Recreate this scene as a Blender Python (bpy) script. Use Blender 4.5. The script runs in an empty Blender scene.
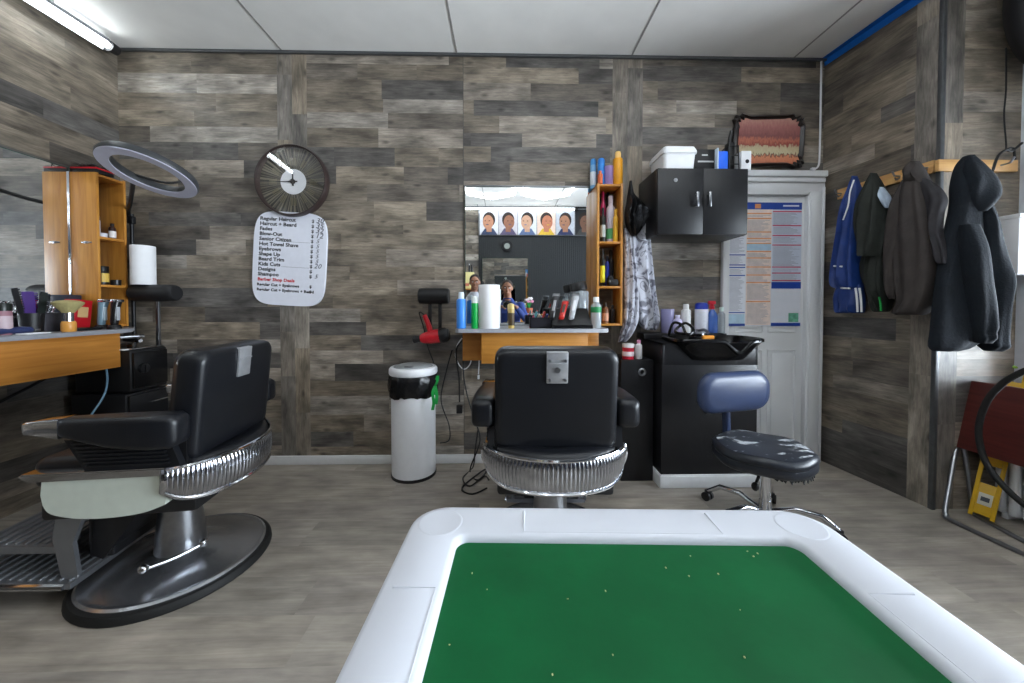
import bpy, bmesh, math, random
from mathutils import Vector, Matrix
V = Vector
PI = math.pi
rnd = random.Random(7)
C = bpy.context.scene.collection
sc = bpy.context.scene

# ------------------------------------------------------------------ camera model
F, PITCH, YAW, H = 360.0, math.radians(1.2), math.radians(1.2), 1.10
def ray(px, py):
    x, z = (px-512)/F, -(py-312.5)/F
    y = math.cos(PITCH) + z*math.sin(PITCH)
    z = -math.sin(PITCH) + z*math.cos(PITCH)
    return V((x*math.cos(YAW)+y*math.sin(YAW), -x*math.sin(YAW)+y*math.cos(YAW), z))
O = V((0, 0, H))
def atY(px, py, Y): r = ray(px, py); return O + r*(Y/r.y)
def atX(px, py, X): r = ray(px, py); return O + r*(X/r.x)
def atZ(px, py, Z): r = ray(px, py); return O + r*((Z-H)/r.z)
def atP(px, py, p, n):
    r = ray(px, py); return O + r*((p-O).dot(n)/r.dot(n))
def xat(px, Y, py=305): return atY(px, py, Y).x
def zat(py, Y, px=505): return atY(px, py, Y).z

cam_d = bpy.data.cameras.new('camera'); cam = bpy.data.objects.new('camera', cam_d); C.objects.link(cam)
cam.location = O; cam.rotation_euler = (PI/2-PITCH, 0, -YAW)
cam_d.sensor_width = 36; cam_d.sensor_fit = 'HORIZONTAL'; cam_d.lens = F/1024*36
cam_d.shift_y = -29.0/1024; cam_d.clip_start = 0.02
sc.camera = cam

# ------------------------------------------------------------------ materials
def lin(c):
    c = c/255.0
    return c/12.92 if c <= 0.04045 else ((c+0.055)/1.055)**2.4
def rgb(c): return (lin(c[0]), lin(c[1]), lin(c[2]), 1)
def newmat(name):
    m = bpy.data.materials.new(name); m.use_nodes = True
    nt = m.node_tree; b = nt.nodes['Principled BSDF']
    return m, nt, b
def node(nt, t, **kw):
    n = nt.nodes.new(t)
    for k, v in kw.items(): setattr(n, k, v)
    return n
def M(name, c, rough=.5, metal=0, var=.10, scale=25, bump=0, stretch=(1,1,1), emit=0, spec=.5, trans=0, alpha=1, bscale=None, ior=1.45):
    m, nt, b = newmat(name)
    L = nt.links.new
    tc = node(nt, 'ShaderNodeTexCoord'); mp = node(nt, 'ShaderNodeMapping'); mp.inputs['Scale'].default_value = stretch
    L(tc.outputs['Object'], mp.inputs['Vector'])
    nz = node(nt, 'ShaderNodeTexNoise'); nz.inputs['Scale'].default_value = scale; nz.inputs['Detail'].default_value = 4
    L(mp.outputs[0], nz.inputs['Vector'])
    rp = node(nt, 'ShaderNodeValToRGB')
    a = rgb(c)
    rp.color_ramp.elements[0].position = .3; rp.color_ramp.elements[1].position = .7
    rp.color_ramp.elements[0].color = tuple(x*(1-var) for x in a[:3])+(1,)
    rp.color_ramp.elements[1].color = tuple(min(1, x*(1+var)) for x in a[:3])+(1,)
    L(nz.outputs['Fac'], rp.inputs['Fac']); L(rp.outputs['Color'], b.inputs['Base Color'])
    b.inputs['Roughness'].default_value = rough; b.inputs['Metallic'].default_value = metal
    b.inputs['Specular IOR Level'].default_value = spec
    b.inputs['IOR'].default_value = ior
    if trans: b.inputs['Transmission Weight'].default_value = trans
    if alpha < 1: b.inputs['Alpha'].default_value = alpha
    if emit:
        L(rp.outputs['Color'], b.inputs['Emission Color']); b.inputs['Emission Strength'].default_value = emit
    if bump:
        n2 = node(nt, 'ShaderNodeTexNoise'); n2.inputs['Scale'].default_value = bscale or scale*4; n2.inputs['Detail'].default_value = 6
        L(mp.outputs[0], n2.inputs['Vector'])
        bp = node(nt, 'ShaderNodeBump'); bp.inputs['Strength'].default_value = bump; bp.inputs['Distance'].default_value = .01
        L(n2.outputs['Fac'], bp.inputs['Height']); L(bp.outputs[0], b.inputs['Normal'])
    return m
def wood(name, c1, c2, axis='Z', rough=.42, scale=3):
    m, nt, b = newmat(name); L = nt.links.new
    tc = node(nt, 'ShaderNodeTexCoord'); mp = node(nt, 'ShaderNodeMapping')
    s = {'Z': (14,14,1), 'X': (1,14,14), 'Y': (14,1,14)}[axis]
    mp.inputs['Scale'].default_value = s; L(tc.outputs['Object'], mp.inputs['Vector'])
    nz = node(nt, 'ShaderNodeTexNoise'); nz.inputs['Scale'].default_value = scale; nz.inputs['Detail'].default_value = 5
    nz.inputs['Distortion'].default_value = .6
    L(mp.outputs[0], nz.inputs['Vector'])
    rp = node(nt, 'ShaderNodeValToRGB'); rp.color_ramp.elements[0].position = .3; rp.color_ramp.elements[1].position = .7
    rp.color_ramp.elements[0].color = rgb(c1); rp.color_ramp.elements[1].color = rgb(c2)
    L(nz.outputs['Fac'], rp.inputs['Fac']); L(rp.outputs[0], b.inputs['Base Color'])
    b.inputs['Roughness'].default_value = rough
    return m
def plankmat(name, rough=.5, grain=.35, gs=(2.2, 38), spec=.5, knots=True):
    m, nt, b = newmat(name); L = nt.links.new
    uv = node(nt, 'ShaderNodeUVMap', uv_map='uv'); mp = node(nt, 'ShaderNodeMapping')
    mp.inputs['Scale'].default_value = (gs[0], gs[1], 1); L(uv.outputs[0], mp.inputs['Vector'])
    at = node(nt, 'ShaderNodeAttribute', attribute_name='tone')
    nz = node(nt, 'ShaderNodeTexNoise'); nz.inputs['Scale'].default_value = 1; nz.inputs['Detail'].default_value = 10
    nz.inputs['Roughness'].default_value = .74; nz.inputs['Distortion'].default_value = .8
    L(mp.outputs[0], nz.inputs['Vector'])
    r1 = node(nt, 'ShaderNodeMapRange'); r1.inputs['From Min'].default_value = .25; r1.inputs['From Max'].default_value = .75
    r1.inputs['To Min'].default_value = 1-grain; r1.inputs['To Max'].default_value = 1+grain*.8
    L(nz.outputs['Fac'], r1.inputs['Value'])
    # weathering blotches
    mp2 = node(nt, 'ShaderNodeMapping'); mp2.inputs['Scale'].default_value = (3, 7, 1); L(uv.outputs[0], mp2.inputs['Vector'])
    n2 = node(nt, 'ShaderNodeTexNoise'); n2.inputs['Scale'].default_value = 1.6; n2.inputs['Detail'].default_value = 4
    L(mp2.outputs[0], n2.inputs['Vector'])
    r2 = node(nt, 'ShaderNodeMapRange'); r2.inputs['From Min'].default_value = .3; r2.inputs['From Max'].default_value = .7
    r2.inputs['To Min'].default_value = 1-grain*.9; r2.inputs['To Max'].default_value = 1+grain*.55
    L(n2.outputs['Fac'], r2.inputs['Value'])
    mu = node(nt, 'ShaderNodeMath', operation='MULTIPLY'); L(r1.outputs[0], mu.inputs[0]); L(r2.outputs[0], mu.inputs[1])
    last = mu.outputs[0]
    if knots:
        mp3 = node(nt, 'ShaderNodeMapping'); mp3.inputs['Scale'].default_value = (2.4, 5.0, 1); L(uv.outputs[0], mp3.inputs['Vector'])
        vo = node(nt, 'ShaderNodeTexVoronoi', voronoi_dimensions='2D'); vo.inputs['Scale'].default_value = 1.0; L(mp3.outputs[0], vo.inputs['Vector'])
        r3 = node(nt, 'ShaderNodeMapRange'); r3.inputs['From Min'].default_value = .02; r3.inputs['From Max'].default_value = .085
        r3.inputs['To Min'].default_value = .45; r3.inputs['To Max'].default_value = 1
        L(vo.outputs['Distance'], r3.inputs['Value'])
        mk = node(nt, 'ShaderNodeMath', operation='MULTIPLY'); L(last, mk.inputs[0]); L(r3.outputs[0], mk.inputs[1]); last = mk.outputs[0]
    mx = node(nt, 'ShaderNodeVectorMath', operation='SCALE'); L(at.outputs['Color'], mx.inputs[0]); L(last, mx.inputs['Scale'])
    L(mx.outputs[0], b.inputs['Base Color'])
    b.inputs['Roughness'].default_value = rough; b.inputs['Specular IOR Level'].default_value = spec
    bp = node(nt, 'ShaderNodeBump'); bp.inputs['Strength'].default_value = .12; bp.inputs['Distance'].default_value = .004
    L(nz.outputs['Fac'], bp.inputs['Height']); L(bp.outputs[0], b.inputs['Normal'])
    return m

# ------------------------------------------------------------------ mesh builder
class MB:
    def __init__(s): s.bm = bmesh.new(); s.mi = 0; s.smooth = 38
    def _tag(s, faces):
        for f in faces: f.material_index = s.mi
    def _new(s, before):
        fs = [f for f in s.bm.faces if f.index == -1 or f not in before]
        return fs
    def add(s, verts, faces):
        vs = [s.bm.verts.new(v) for v in verts]; out = []
        for f in faces:
            try: out.append(s.bm.faces.new([vs[i] for i in f]))
            except ValueError: pass
        s._tag(out); return vs
    def box(s, x0, x1, y0, y1, z0, z1, r=0, seg=2):
        return s.rbox(((x0+x1)/2, (y0+y1)/2, (z0+z1)/2), (abs(x1-x0), abs(y1-y0), abs(z1-z0)), r, None, seg)
    def rbox(s, c, size, r=0, rot=None, seg=2):
        mat = Matrix.Translation(V(c)) @ (rot.to_4x4() if rot else Matrix()) @ Matrix.Diagonal((*size, 1))
        t = bmesh.new(); bmesh.ops.create_cube(t, size=1, matrix=mat)
        if r > 0:
            r = min(r, min(size)*.49)
            bmesh.ops.bevel(t, geom=t.edges[:], offset=r, segments=seg, profile=.5, affect='EDGES')
        s.merge(t)
    def merge(s, t):
        t.verts.index_update()
        vs = [s.bm.verts.new(v.co) for v in t.verts]
        for f in t.faces:
            try:
                nf = s.bm.faces.new([vs[v.index] for v in f.verts]); nf.material_index = s.mi
            except ValueError: pass
        t.free()
    def loft(s, rings, cap=True, closed=False):
        n = len(rings[0]); vs = [[s.bm.verts.new(p) for p in r] for r in rings]; fs = []
        m = len(rings)
        for i in range(m if closed else m-1):
            a, b = vs[i], vs[(i+1) % m]
            for j in range(n):
                try: fs.append(s.bm.faces.new([a[j], a[(j+1) % n], b[(j+1) % n], b[j]]))
                except ValueError: pass
        if cap and not closed:
            for r in (vs[0][::-1], vs[-1]):
                try: fs.append(s.bm.faces.new(r))
                except ValueError: pass
        s._tag(fs)
    def cyl(s, p0, p1, r0, r1=None, seg=16, cap=True):
        r1 = r0 if r1 is None else r1; p0, p1 = V(p0), V(p1); d = (p1-p0).normalized()
        a = d.orthogonal().normalized(); b = d.cross(a)
        s.loft([[p + (a*math.cos(2*PI*k/seg)+b*math.sin(2*PI*k/seg))*r for k in range(seg)] for p, r in ((p0, r0), (p1, r1))], cap)
    def tube(s, pts, r, seg=8, closed=False, sub=0):
        pts = [V(p) for p in pts]
        if sub and isinstance(r, (list, tuple)):
            k = len(r); m = (k-1)*sub+1
            r = [r[min(i//sub, k-1)]*(1-(i % sub)/sub)+r[min(i//sub+1, k-1)]*((i % sub)/sub) for i in range(m)]
        if sub: pts = spline(pts, sub, closed)
        n = len(pts); rings = []; prev = None
        for i, p in enumerate(pts):
            if closed: d = pts[(i+1) % n]-pts[i-1]
            else: d = pts[min(i+1, n-1)]-pts[max(i-1, 0)]
            d.normalize()
            if prev is None: a = d.orthogonal().normalized()
            else:
                a = prev - d*prev.dot(d)
                a = a.normalized() if a.length > 1e-6 else d.orthogonal().normalized()
            prev = a; b = d.cross(a)
            rr = r[i] if isinstance(r, (list, tuple)) else r
            rings.append([p+(a*math.cos(2*PI*k/seg)+b*math.sin(2*PI*k/seg))*rr for k in range(seg)])
        s.loft(rings, True, closed)
    def lathe(s, prof, c=(0,0,0), seg=24, rot=None, sx=1, sy=1, ring=False):
        c = V(c); rings = []
        for r, z in prof:
            ring = []
            for k in range(seg):
                p = V((r*sx*math.cos(2*PI*k/seg), r*sy*math.sin(2*PI*k/seg), z))
                if rot: p = rot @ p
                ring.append(c+p)
            rings.append(ring)
        s.loft(rings, not ring, ring)
    def ball(s, c, rx, ry=None, rz=None, seg=16, rot=None):
        ry = rx if ry is None else ry; rz = rx if rz is None else rz
        t = bmesh.new()
        mat = Matrix.Translation(V(c)) @ (rot.to_4x4() if rot else Matrix()) @ Matrix.Diagonal((rx, ry, rz, 1))
        bmesh.ops.create_uvsphere(t, u_segments=seg, v_segments=max(6, seg//2), radius=1, matrix=mat); s.merge(t)
    def prism(s, pts, ext):
        """polygon of 3D points extruded by a vector"""
        pts = [V(p) for p in pts]; e = V(ext)
        s.loft([pts, [p+e for p in pts]], True)
    def quad(s, a, b, c, d): s.add([a, b, c, d], [(0, 1, 2, 3)])
    def poly(s, pts): s.add(pts, [tuple(range(len(pts)))])
    def grid(s, fn, nu, nv, thick=0):
        vs = [[s.bm.verts.new(fn(i/nu, j/nv)) for j in range(nv+1)] for i in range(nu+1)]; fs = []
        for i in range(nu):
            for j in range(nv): fs.append(s.bm.faces.new([vs[i][j], vs[i+1][j], vs[i+1][j+1], vs[i][j+1]]))
        s._tag(fs)
    def shift(s, d):
        for v in s.bm.verts: v.co += V(d)
    def bounds(s):
        xs = [v.co for v in s.bm.verts]
        return V((min(p.x for p in xs), min(p.y for p in xs), min(p.z for p in xs))), V((max(p.x for p in xs), max(p.y for p in xs), max(p.z for p in xs)))
    def xform(s, m):
        for v in s.bm.verts: v.co = m @ v.co
    def mesh(s, name, mats):
        bm = s.bm
        bmesh.ops.recalc_face_normals(bm, faces=bm.faces[:])
        lim = math.radians(s.smooth)
        for f in bm.faces: f.smooth = True
        for e in bm.edges:
            if len(e.link_faces) == 2: e.smooth = e.calc_face_angle(0) < lim
            else: e.smooth = True
        me = bpy.data.meshes.new(name); bm.to_mesh(me); bm.free()
        for m in (mats if isinstance(mats, (list, tuple)) else [mats]): me.materials.append(m)
        return me
def spline(pts, sub, closed=False):
    out = []; n = len(pts)
    for i in range(n if closed else n-1):
        if closed: p0, p1, p2, p3 = pts[i-1], pts[i], pts[(i+1) % n], pts[(i+2) % n]
        else: p0, p1, p2, p3 = pts[max(i-1, 0)], pts[i], pts[i+1], pts[min(i+2, n-1)]
        for k in range(sub):
            t = k/sub
            out.append(.5*((2*p1)+(p2-p0)*t+(2*p0-5*p1+4*p2-p3)*t*t+(3*p1-p0-3*p2+p3)*t**3))
    if not closed: out.append(pts[-1])
    return out

# ------------------------------------------------------------------ objects
def tag(o, label, cat, group=None, kind=None):
    o['label'] = label; o['category'] = cat
    if group: o['group'] = group
    if kind: o['kind'] = kind
def obj(name, mb, mats, parent=None, label=None):
    o = bpy.data.objects.new(name, mb.mesh(name, mats)); C.objects.link(o)
    if parent: o.parent = parent
    if label: o['label'] = label
    return o
class Thing:
    """an Empty at the thing's base; parts given in world (default) or local coordinates"""
    def __init__(s, name, label, cat, loc=(0,0,0), rotz=0, group=None, local=False):
        o = bpy.data.objects.new(name, None); C.objects.link(o); o.empty_display_size = .05
        o.location = loc; o.rotation_euler = (0, 0, rotz); tag(o, label, cat, group)
        s.o = o; s.loc = V(loc); s.local = local
    def part(s, name, mb, mats, label=None, parent=None):
        if not s.local: mb.shift(-s.loc)
        return obj(name, mb, mats, parent or s.o, label)
def single(name, mb, mats, label, cat, group=None, kind=None):
    a, b = mb.bounds(); base = V(((a.x+b.x)/2, (a.y+b.y)/2, a.z)); mb.shift(-base)
    o = obj(name, mb, mats); o.location = base; tag(o, label, cat, group, kind); return o
def struct(name, mb, mats, label=None, parent=None):
    o = obj(name, mb, mats, parent)
    if parent is None:
        o['kind'] = 'structure'
        tag(o, label or name.replace('_', ' '), name.split('_')[0], None, 'structure')
    return o
def dup(root, loc, rotz, label, group=None):
    r = root.copy(); C.objects.link(r); r.location = loc; r.rotation_euler = (0, 0, rotz); r['label'] = label
    if group: r['group'] = group
    for ch in list(root.children):
        c = ch.copy(); C.objects.link(c); c.parent = r
        for g in list(ch.children):
            d = g.copy(); C.objects.link(d); d.parent = c
    return r
def text_into(mb, s, size, fn, depth=.0006, shear=0, bold=0):
    """lettering as mesh: fn maps text-plane (u,v) metres to a world point"""
    cu = bpy.data.curves.new('t', 'FONT'); cu.body = s; cu.size = size; cu.shear = shear; cu.offset = bold
    cu.resolution_u = 2
    o = bpy.data.objects.new('t', cu); C.objects.link(o)
    dg = bpy.context.evaluated_depsgraph_get(); dg.update()
    me = bpy.data.meshes.new_from_object(o.evaluated_get(dg))
    vs = [fn(v.co.x, v.co.y) for v in me.vertices]
    mb.add(vs, [tuple(p.vertices) for p in me.polygons])
    w = max((v.co.x for v in me.vertices), default=0)
    bpy.data.objects.remove(o); bpy.data.curves.remove(cu); bpy.data.meshes.remove(me)
    return w
def rotX(a): return Matrix.Rotation(a, 3, 'X')
def rotY(a): return Matrix.Rotation(a, 3, 'Y')
def rotZ(a): return Matrix.Rotation(a, 3, 'Z')
def rrect(w, h, r, n=6, cx=0, cy=0):
    """rounded rectangle outline (2D)"""
    out = []
    for qx, qy, a0 in ((1, 1, 0), (-1, 1, 90), (-1, -1, 180), (1, -1, 270)):
        for k in range(n+1):
            a = math.radians(a0+90*k/n)
            out.append((cx+qx*(w/2-r)+r*math.cos(a), cy+qy*(h/2-r)+r*math.sin(a)))
    return out
# ------------------------------------------------------------------ common materials
m_black = M('black_plastic', (22,22,24), .42, var=.15)
m_blackgloss = M('black_gloss', (14,14,16), .18, var=.1)
m_blackmat = M('black_laminate', (24,24,27), .38, var=.12, scale=60, stretch=(1,1,.1))
m_vinyl = M('black_vinyl', (19,21,26), .36, var=.1, scale=12, bump=.03, bscale=260)
m_chrome = M('chrome', (205,207,212), .10, 1, var=.03)
m_steel = M('brushed_steel', (150,152,156), .28, 1, var=.08, scale=40)
m_darksteel = M('dark_chrome', (140,142,146), .34, .75, var=.10, scale=8)
m_white = M('white_plastic', (232,233,236), .38, var=.02)
m_paint = M('white_paint', (224,226,228), .42, var=.03, scale=6)
m_paper = M('paper', (238,238,240), .8, var=.02)
m_cream = M('cream_enamel', (205,212,200), .35, var=.03)
m_oak = wood('oak_veneer', (170,108,38), (202,142,62), 'Z')
m_oakx = wood('oak_veneer_across', (176,112,40), (204,142,62), 'X')
m_oaky = wood('oak_veneer_along', (182,116,44), (206,140,62), 'Y')
m_top = M('grey_worktop', (150,152,158), .4, var=.06, scale=80)
m_mirror, _nt, _b = newmat('mirror_silver')
_n = node(_nt, 'ShaderNodeTexNoise'); _n.inputs['Scale'].default_value = 3
_r = node(_nt, 'ShaderNodeMapRange'); _r.inputs['To Min'].default_value = .004; _r.inputs['To Max'].default_value = .012
_nt.links.new(_n.outputs['Fac'], _r.inputs['Value']); _nt.links.new(_r.outputs[0], _b.inputs['Roughness'])
_b.inputs['Base Color'].default_value = (.86,.88,.88,1); _b.inputs['Metallic'].default_value = 1
m_glass = M('clear_glass', (240,246,246), .05, trans=1, var=.01)
m_clearpl = M('clear_plastic', (225,232,238), .12, trans=.75, var=.03)
m_glassgreen = M('glass_edge', (40,78,68), .15, var=.1)
m_red = M('red_plastic', (190,28,40), .35)
m_rubber = M('black_rubber', (20,20,20), .65)
m_wall = plankmat('weathered_plank_panel', rough=.48, grain=.64, gs=(7, 76))
m_floor = plankmat('grey_laminate_floor', rough=.42, grain=.34, gs=(2.2, 34), knots=False)
m_ceil = M('ceiling_board', (232,230,226), .85, var=.03, scale=6, bump=.15, bscale=190)
m_line = M('dark_seam', (70,70,70), .6)
m_joint = M('ceiling_joint', (150,148,144), .7)
m_trimgrey = M('grey_metal_trim', (96,98,100), .4, .6)

# ------------------------------------------------------------------ room shell
YB = 2.5; YO = -1.32; ZC = atY(504, 55, YB).z
XL = xat(120.5, YB, 200); XR = xat(820.5, YB, 300)
e = atZ(931, 509, 0); XE, YE = e.x, e.y           # end of the right wall
XW = xat(1019, YE, 200)                            # right end of the return wall
tones = [((122,112,99),4), ((136,125,110),4), ((106,98,89),3), ((88,84,80),2), ((148,138,126),3), ((125,114,100),2), ((100,96,92),2), ((156,148,138),1)]
TONES = [t for t, n in tones for _ in range(n)]
VTONES = [(136,127,115), (146,138,127), (126,118,108), (140,128,112), (118,112,105)]
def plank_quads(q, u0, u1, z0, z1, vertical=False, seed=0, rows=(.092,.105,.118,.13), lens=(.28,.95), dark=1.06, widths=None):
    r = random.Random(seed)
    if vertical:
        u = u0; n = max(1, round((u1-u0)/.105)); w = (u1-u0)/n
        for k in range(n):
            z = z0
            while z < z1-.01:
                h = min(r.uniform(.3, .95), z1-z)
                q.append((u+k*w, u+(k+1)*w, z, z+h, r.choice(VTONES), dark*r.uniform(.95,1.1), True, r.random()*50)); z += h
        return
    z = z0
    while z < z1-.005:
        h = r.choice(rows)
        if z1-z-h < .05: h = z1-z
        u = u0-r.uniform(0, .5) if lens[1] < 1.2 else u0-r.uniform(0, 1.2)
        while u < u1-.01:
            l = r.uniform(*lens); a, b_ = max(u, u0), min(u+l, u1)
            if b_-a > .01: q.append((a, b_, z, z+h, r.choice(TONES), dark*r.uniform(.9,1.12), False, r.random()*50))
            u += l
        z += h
def plank_mesh(name, quads, fn, mat, tonefn=None, extra=None, label=None):
    bm = bmesh.new(); uvl = bm.loops.layers.uv.new('uv'); cl = bm.loops.layers.float_color.new('tone')
    for a, b_, z0, z1, t, k, vert, off in quads:
        vs = [bm.verts.new(fn(u, z)) for u, z in ((a, z0), (b_, z0), (b_, z1), (a, z1))]
        f = bm.faces.new(vs); col = [lin(c)*k for c in t]
        for lp, (u, z) in zip(f.loops, ((a, z0), (b_, z0), (b_, z1), (a, z1))):
            lp[uvl].uv = (z+off, u+off*3) if vert else (u+off, z+off*3)
            lp[cl] = (*col, 1)
    me = bpy.data.meshes.new(name); bm.to_mesh(me); bm.free(); me.materials.append(mat)
    o = bpy.data.objects.new(name, me); C.objects.link(o)
    tag(o, label, name.split('_')[0], None, 'structure')
    return o
# back wall zones, by the panel seams of the photo
xs = [XL] + [xat(p, YB, 200) for p in (278.5, 308, 463.5, 612, 642)] + [XR]
q = []
for i in range(6):
    plank_quads(q, xs[i], xs[i+1], 0, ZC, vertical=i in (1, 4), seed=11+i)
plank_mesh('wall_back', q, lambda u, z: (u, YB, z), m_wall, label='grey weathered plank wall behind the mirror and the door')
q = []; plank_quads(q, YO, YB, 0, ZC, seed=31, dark=.82)  # same boards, toned down so the shade on this side is in their colour
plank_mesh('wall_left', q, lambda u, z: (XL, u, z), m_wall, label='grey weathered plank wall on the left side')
# right wall: short slightly splayed run, closing boards at its end, then the return facing the room
RD = V((XE-XR, YE-YB, 0)); RL = RD.length; RU = RD/RL; RN = V((-RU.y, RU.x, 0))
if RN.x > 0: RN = -RN
def rw(u, z): return (XR+RU.x*u, YB+RU.y*u, z)
us = [0, 0, RL]
for i in range(200):
    p = rw(RL*i/200, 1.1); 
    # column boards begin where the photo shows px 911
    d = V(p)-O; yy = d.y*math.cos(YAW)+d.x*math.sin(YAW); xx = d.x*math.cos(YAW)-d.y*math.sin(YAW)
    if 512+F*xx/yy < 911: us[1] = RL*i/200
q = []; plank_quads(q, 0, us[1], 0, ZC, seed=41, dark=.86); plank_quads(q, us[1], RL, 0, ZC, vertical=True, seed=42)
plank_mesh('wall_right', q, rw, m_wall, label='grey weathered plank wall with the long coat rail')
q = []; xm = xat(961, YE, 200)
plank_quads(q, XE, xm, 0, ZC, vertical=True, seed=51); plank_quads(q, xm, XW+.02, 0, ZC, seed=52)
plank_mesh('wall_return', q, lambda u, z: (u, YE, z), m_wall, label='narrow plank wall facing the room behind the navy hoodie')
# opposite wall: planks at the left, dark slats for the rest
xo = -.45
q = []; plank_quads(q, XL, xo, 0, ZC, seed=61)
plank_mesh('wall_front', q, lambda u, z: (u, YO, z), m_wall, label='plank wall behind the camera seen in the mirror')
m_slat = M('charcoal_slat', (46,48,50), .5, var=.1)
mb = MB(); x = xo; mb.smooth = 10
while x < XW+.15:
    mb.box(x+.004, x+.03, YO-.0, YO+.016, 0, ZC); x += .036
mb.box(xo, XW+.4, YO-.05, YO, 0, ZC)
struct('wall_front_slats', mb, m_slat, 'dark vertical slat wall behind the camera seen in the mirror')
# floor and ceiling
x1f = XW+.3
q = []; r = random.Random(5); y = YO
ft = [(174,165,153), (182,173,161), (165,157,146), (178,168,155), (170,161,151)]
while y < YB:
    h = min(.185, YB-y); u = XL-r.uniform(0, 1.2)
    while u < x1f:
        a, b_ = max(u, XL), min(u+1.25, x1f)
        if b_ > a: q.append((a, b_, y, y+h, r.choice(ft), r.uniform(.78,.88), False, r.random()*50))
        u += 1.25
    y += h
plank_mesh('floor', q, lambda u, v: (u, v, 0), m_floor, label='grey wood laminate floor')
mb = MB(); mb.box(XL-.1, x1f, YO-.05, YB+.1, ZC, ZC+.05); struct('ceiling', mb, m_ceil, 'pale boarded ceiling')
seams = [atY(283, 54, YB).x, atY(457, 55, YB).x, atY(631, 57, YB).x, atY(792, 58, YB).x]
for k, x in enumerate(seams):
    mb = MB(); mb.box(x-.005, x+.005, YO, YB, ZC-.003, ZC); struct('trim_%d' % (k+1), mb, m_joint, 'thin grey ceiling joint, number %d from the left' % (k+1))
mb = MB(); mb.box(XL, XR, YB-.02, YB, ZC-.018, ZC, .003); struct('trim_5', mb, m_trimgrey, 'dark strip where the ceiling meets the back wall')
mb = MB(); mb.box(XL, XL+.02, YO, YB, ZC-.03, ZC, .003); struct('trim_6', mb, m_trimgrey, 'dark strip where the ceiling meets the left wall')
mb = MB()
for z in (YB-.62,): mb.box(XL, x1f, z-.006, z+.006, ZC-.003, ZC)
struct('trim_7', mb, m_joint, 'thin grey cross joint in the ceiling')
# vertical panel seam in the back wall
mb = MB(); mb.box(xs[3]-.0015, xs[3]+.0015, YB-.002, YB, 0, ZC); struct('trim_8', mb, m_line, 'thin vertical seam in the back wall')
# corner edge at the end of right wall
mb = MB(); mb.box(XE-.010, XE+.012, YE-.012, YE+.01, 0, ZC, .003); struct('trim_9', mb, m_trimgrey, 'grey metal corner strip at the end of the right wall')
# baseboard
bb = M('white_baseboard', (226,227,228), .45, var=.03)
mb = MB(); mb.box(XL, xat(612, YB, 460), YB-.018, YB, 0, .06, .004); struct('baseboard_back', mb, bb, 'white baseboard along the back wall')
# blue masking tape along the right ceiling edge
m_tape = M('blue_tape', (20,104,190), .5, var=.06)
mb = MB(); a, b_ = V(rw(.0, ZC-.001)), V(rw(RL+.02, ZC-.001)); n = RN
mb.prism([a+n*.004, b_+n*.004, b_+n*.05, a+n*.035], (0,0,-.003))
mb.prism([a+n*.003, b_+n*.003, b_+n*.001, a+n*.001], (0,0,-.045))
single('masking_tape', mb, m_tape, 'strip of blue masking tape along the right edge of the ceiling', 'tape')

# window side on the far right (daylight)
m_frame = M('white_window_frame', (214,218,224), .4, var=.03)
XWN = XW+.10
mb = MB(); mb.box(XWN-.10, XWN+.06, YE-.10, YE+.02, 0, ZC, .01)
mb.box(XWN-.02, XWN+.06, YO, YE-.1, 0, .62, .004); mb.box(XWN-.02, XWN+.06, YO, YE-.1, 2.5, ZC, .004)
struct('wall_window_side', mb, m_frame, 'white painted wall around the shop window on the far right')
mb = MB()
for y in (YO+.03, .3, YE-.12): mb.box(XWN, XWN+.05, y-.03, y+.03, .62, 2.5, .004)
for z in (.64, 2.48): mb.box(XWN, XWN+.05, YO, YE-.1, z-.03, z+.03, .004)
w = struct('window_1', mb, m_frame, 'large shop window at the far right')
mb = MB(); mb.box(XWN+.02, XWN+.026, YO, YE-.1, .62, 2.5)
mt, nt, b = newmat('window_glass'); b.inputs['Roughness'].default_value = 0.0
tr = node(nt, 'ShaderNodeBsdfTransparent'); mxs = node(nt, 'ShaderNodeMixShader'); fr = node(nt, 'ShaderNodeFresnel')
gl = node(nt, 'ShaderNodeBsdfGlossy'); gl.inputs['Roughness'].default_value = 0
nt.links.new(fr.outputs[0], mxs.inputs[0]); nt.links.new(tr.outputs[0], mxs.inputs[1]); nt.links.new(gl.outputs[0], mxs.inputs[2])
nt.links.new(mxs.outputs[0], nt.nodes['Material Output'].inputs['Surface'])
struct('glazing', mb, mt, parent=w)

# ------------------------------------------------------------------ lights
def emis(name, c, s):
    m, nt, b = newmat(name); b.inputs['Base Color'].default_value = rgb(c)
    tcn = node(nt, 'ShaderNodeTexCoord'); nz = node(nt, 'ShaderNodeTexNoise'); nz.inputs['Scale'].default_value = 4
    rp = node(nt, 'ShaderNodeValToRGB'); cc = rgb(c)
    rp.color_ramp.elements[0].color = tuple(x*.97 for x in cc[:3])+(1,); rp.color_ramp.elements[1].color = cc
    nt.links.new(tcn.outputs['Object'], nz.inputs['Vector']); nt.links.new(nz.outputs['Fac'], rp.inputs['Fac'])
    nt.links.new(rp.outputs[0], b.inputs['Emission Color'])
    b.inputs['Emission Strength'].default_value = s
    return m
m_led = emis('led_tube_glow', (244,252,255), 13)
m_ledhex = emis('led_bar_glow', (244,250,255), 7.5)
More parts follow.
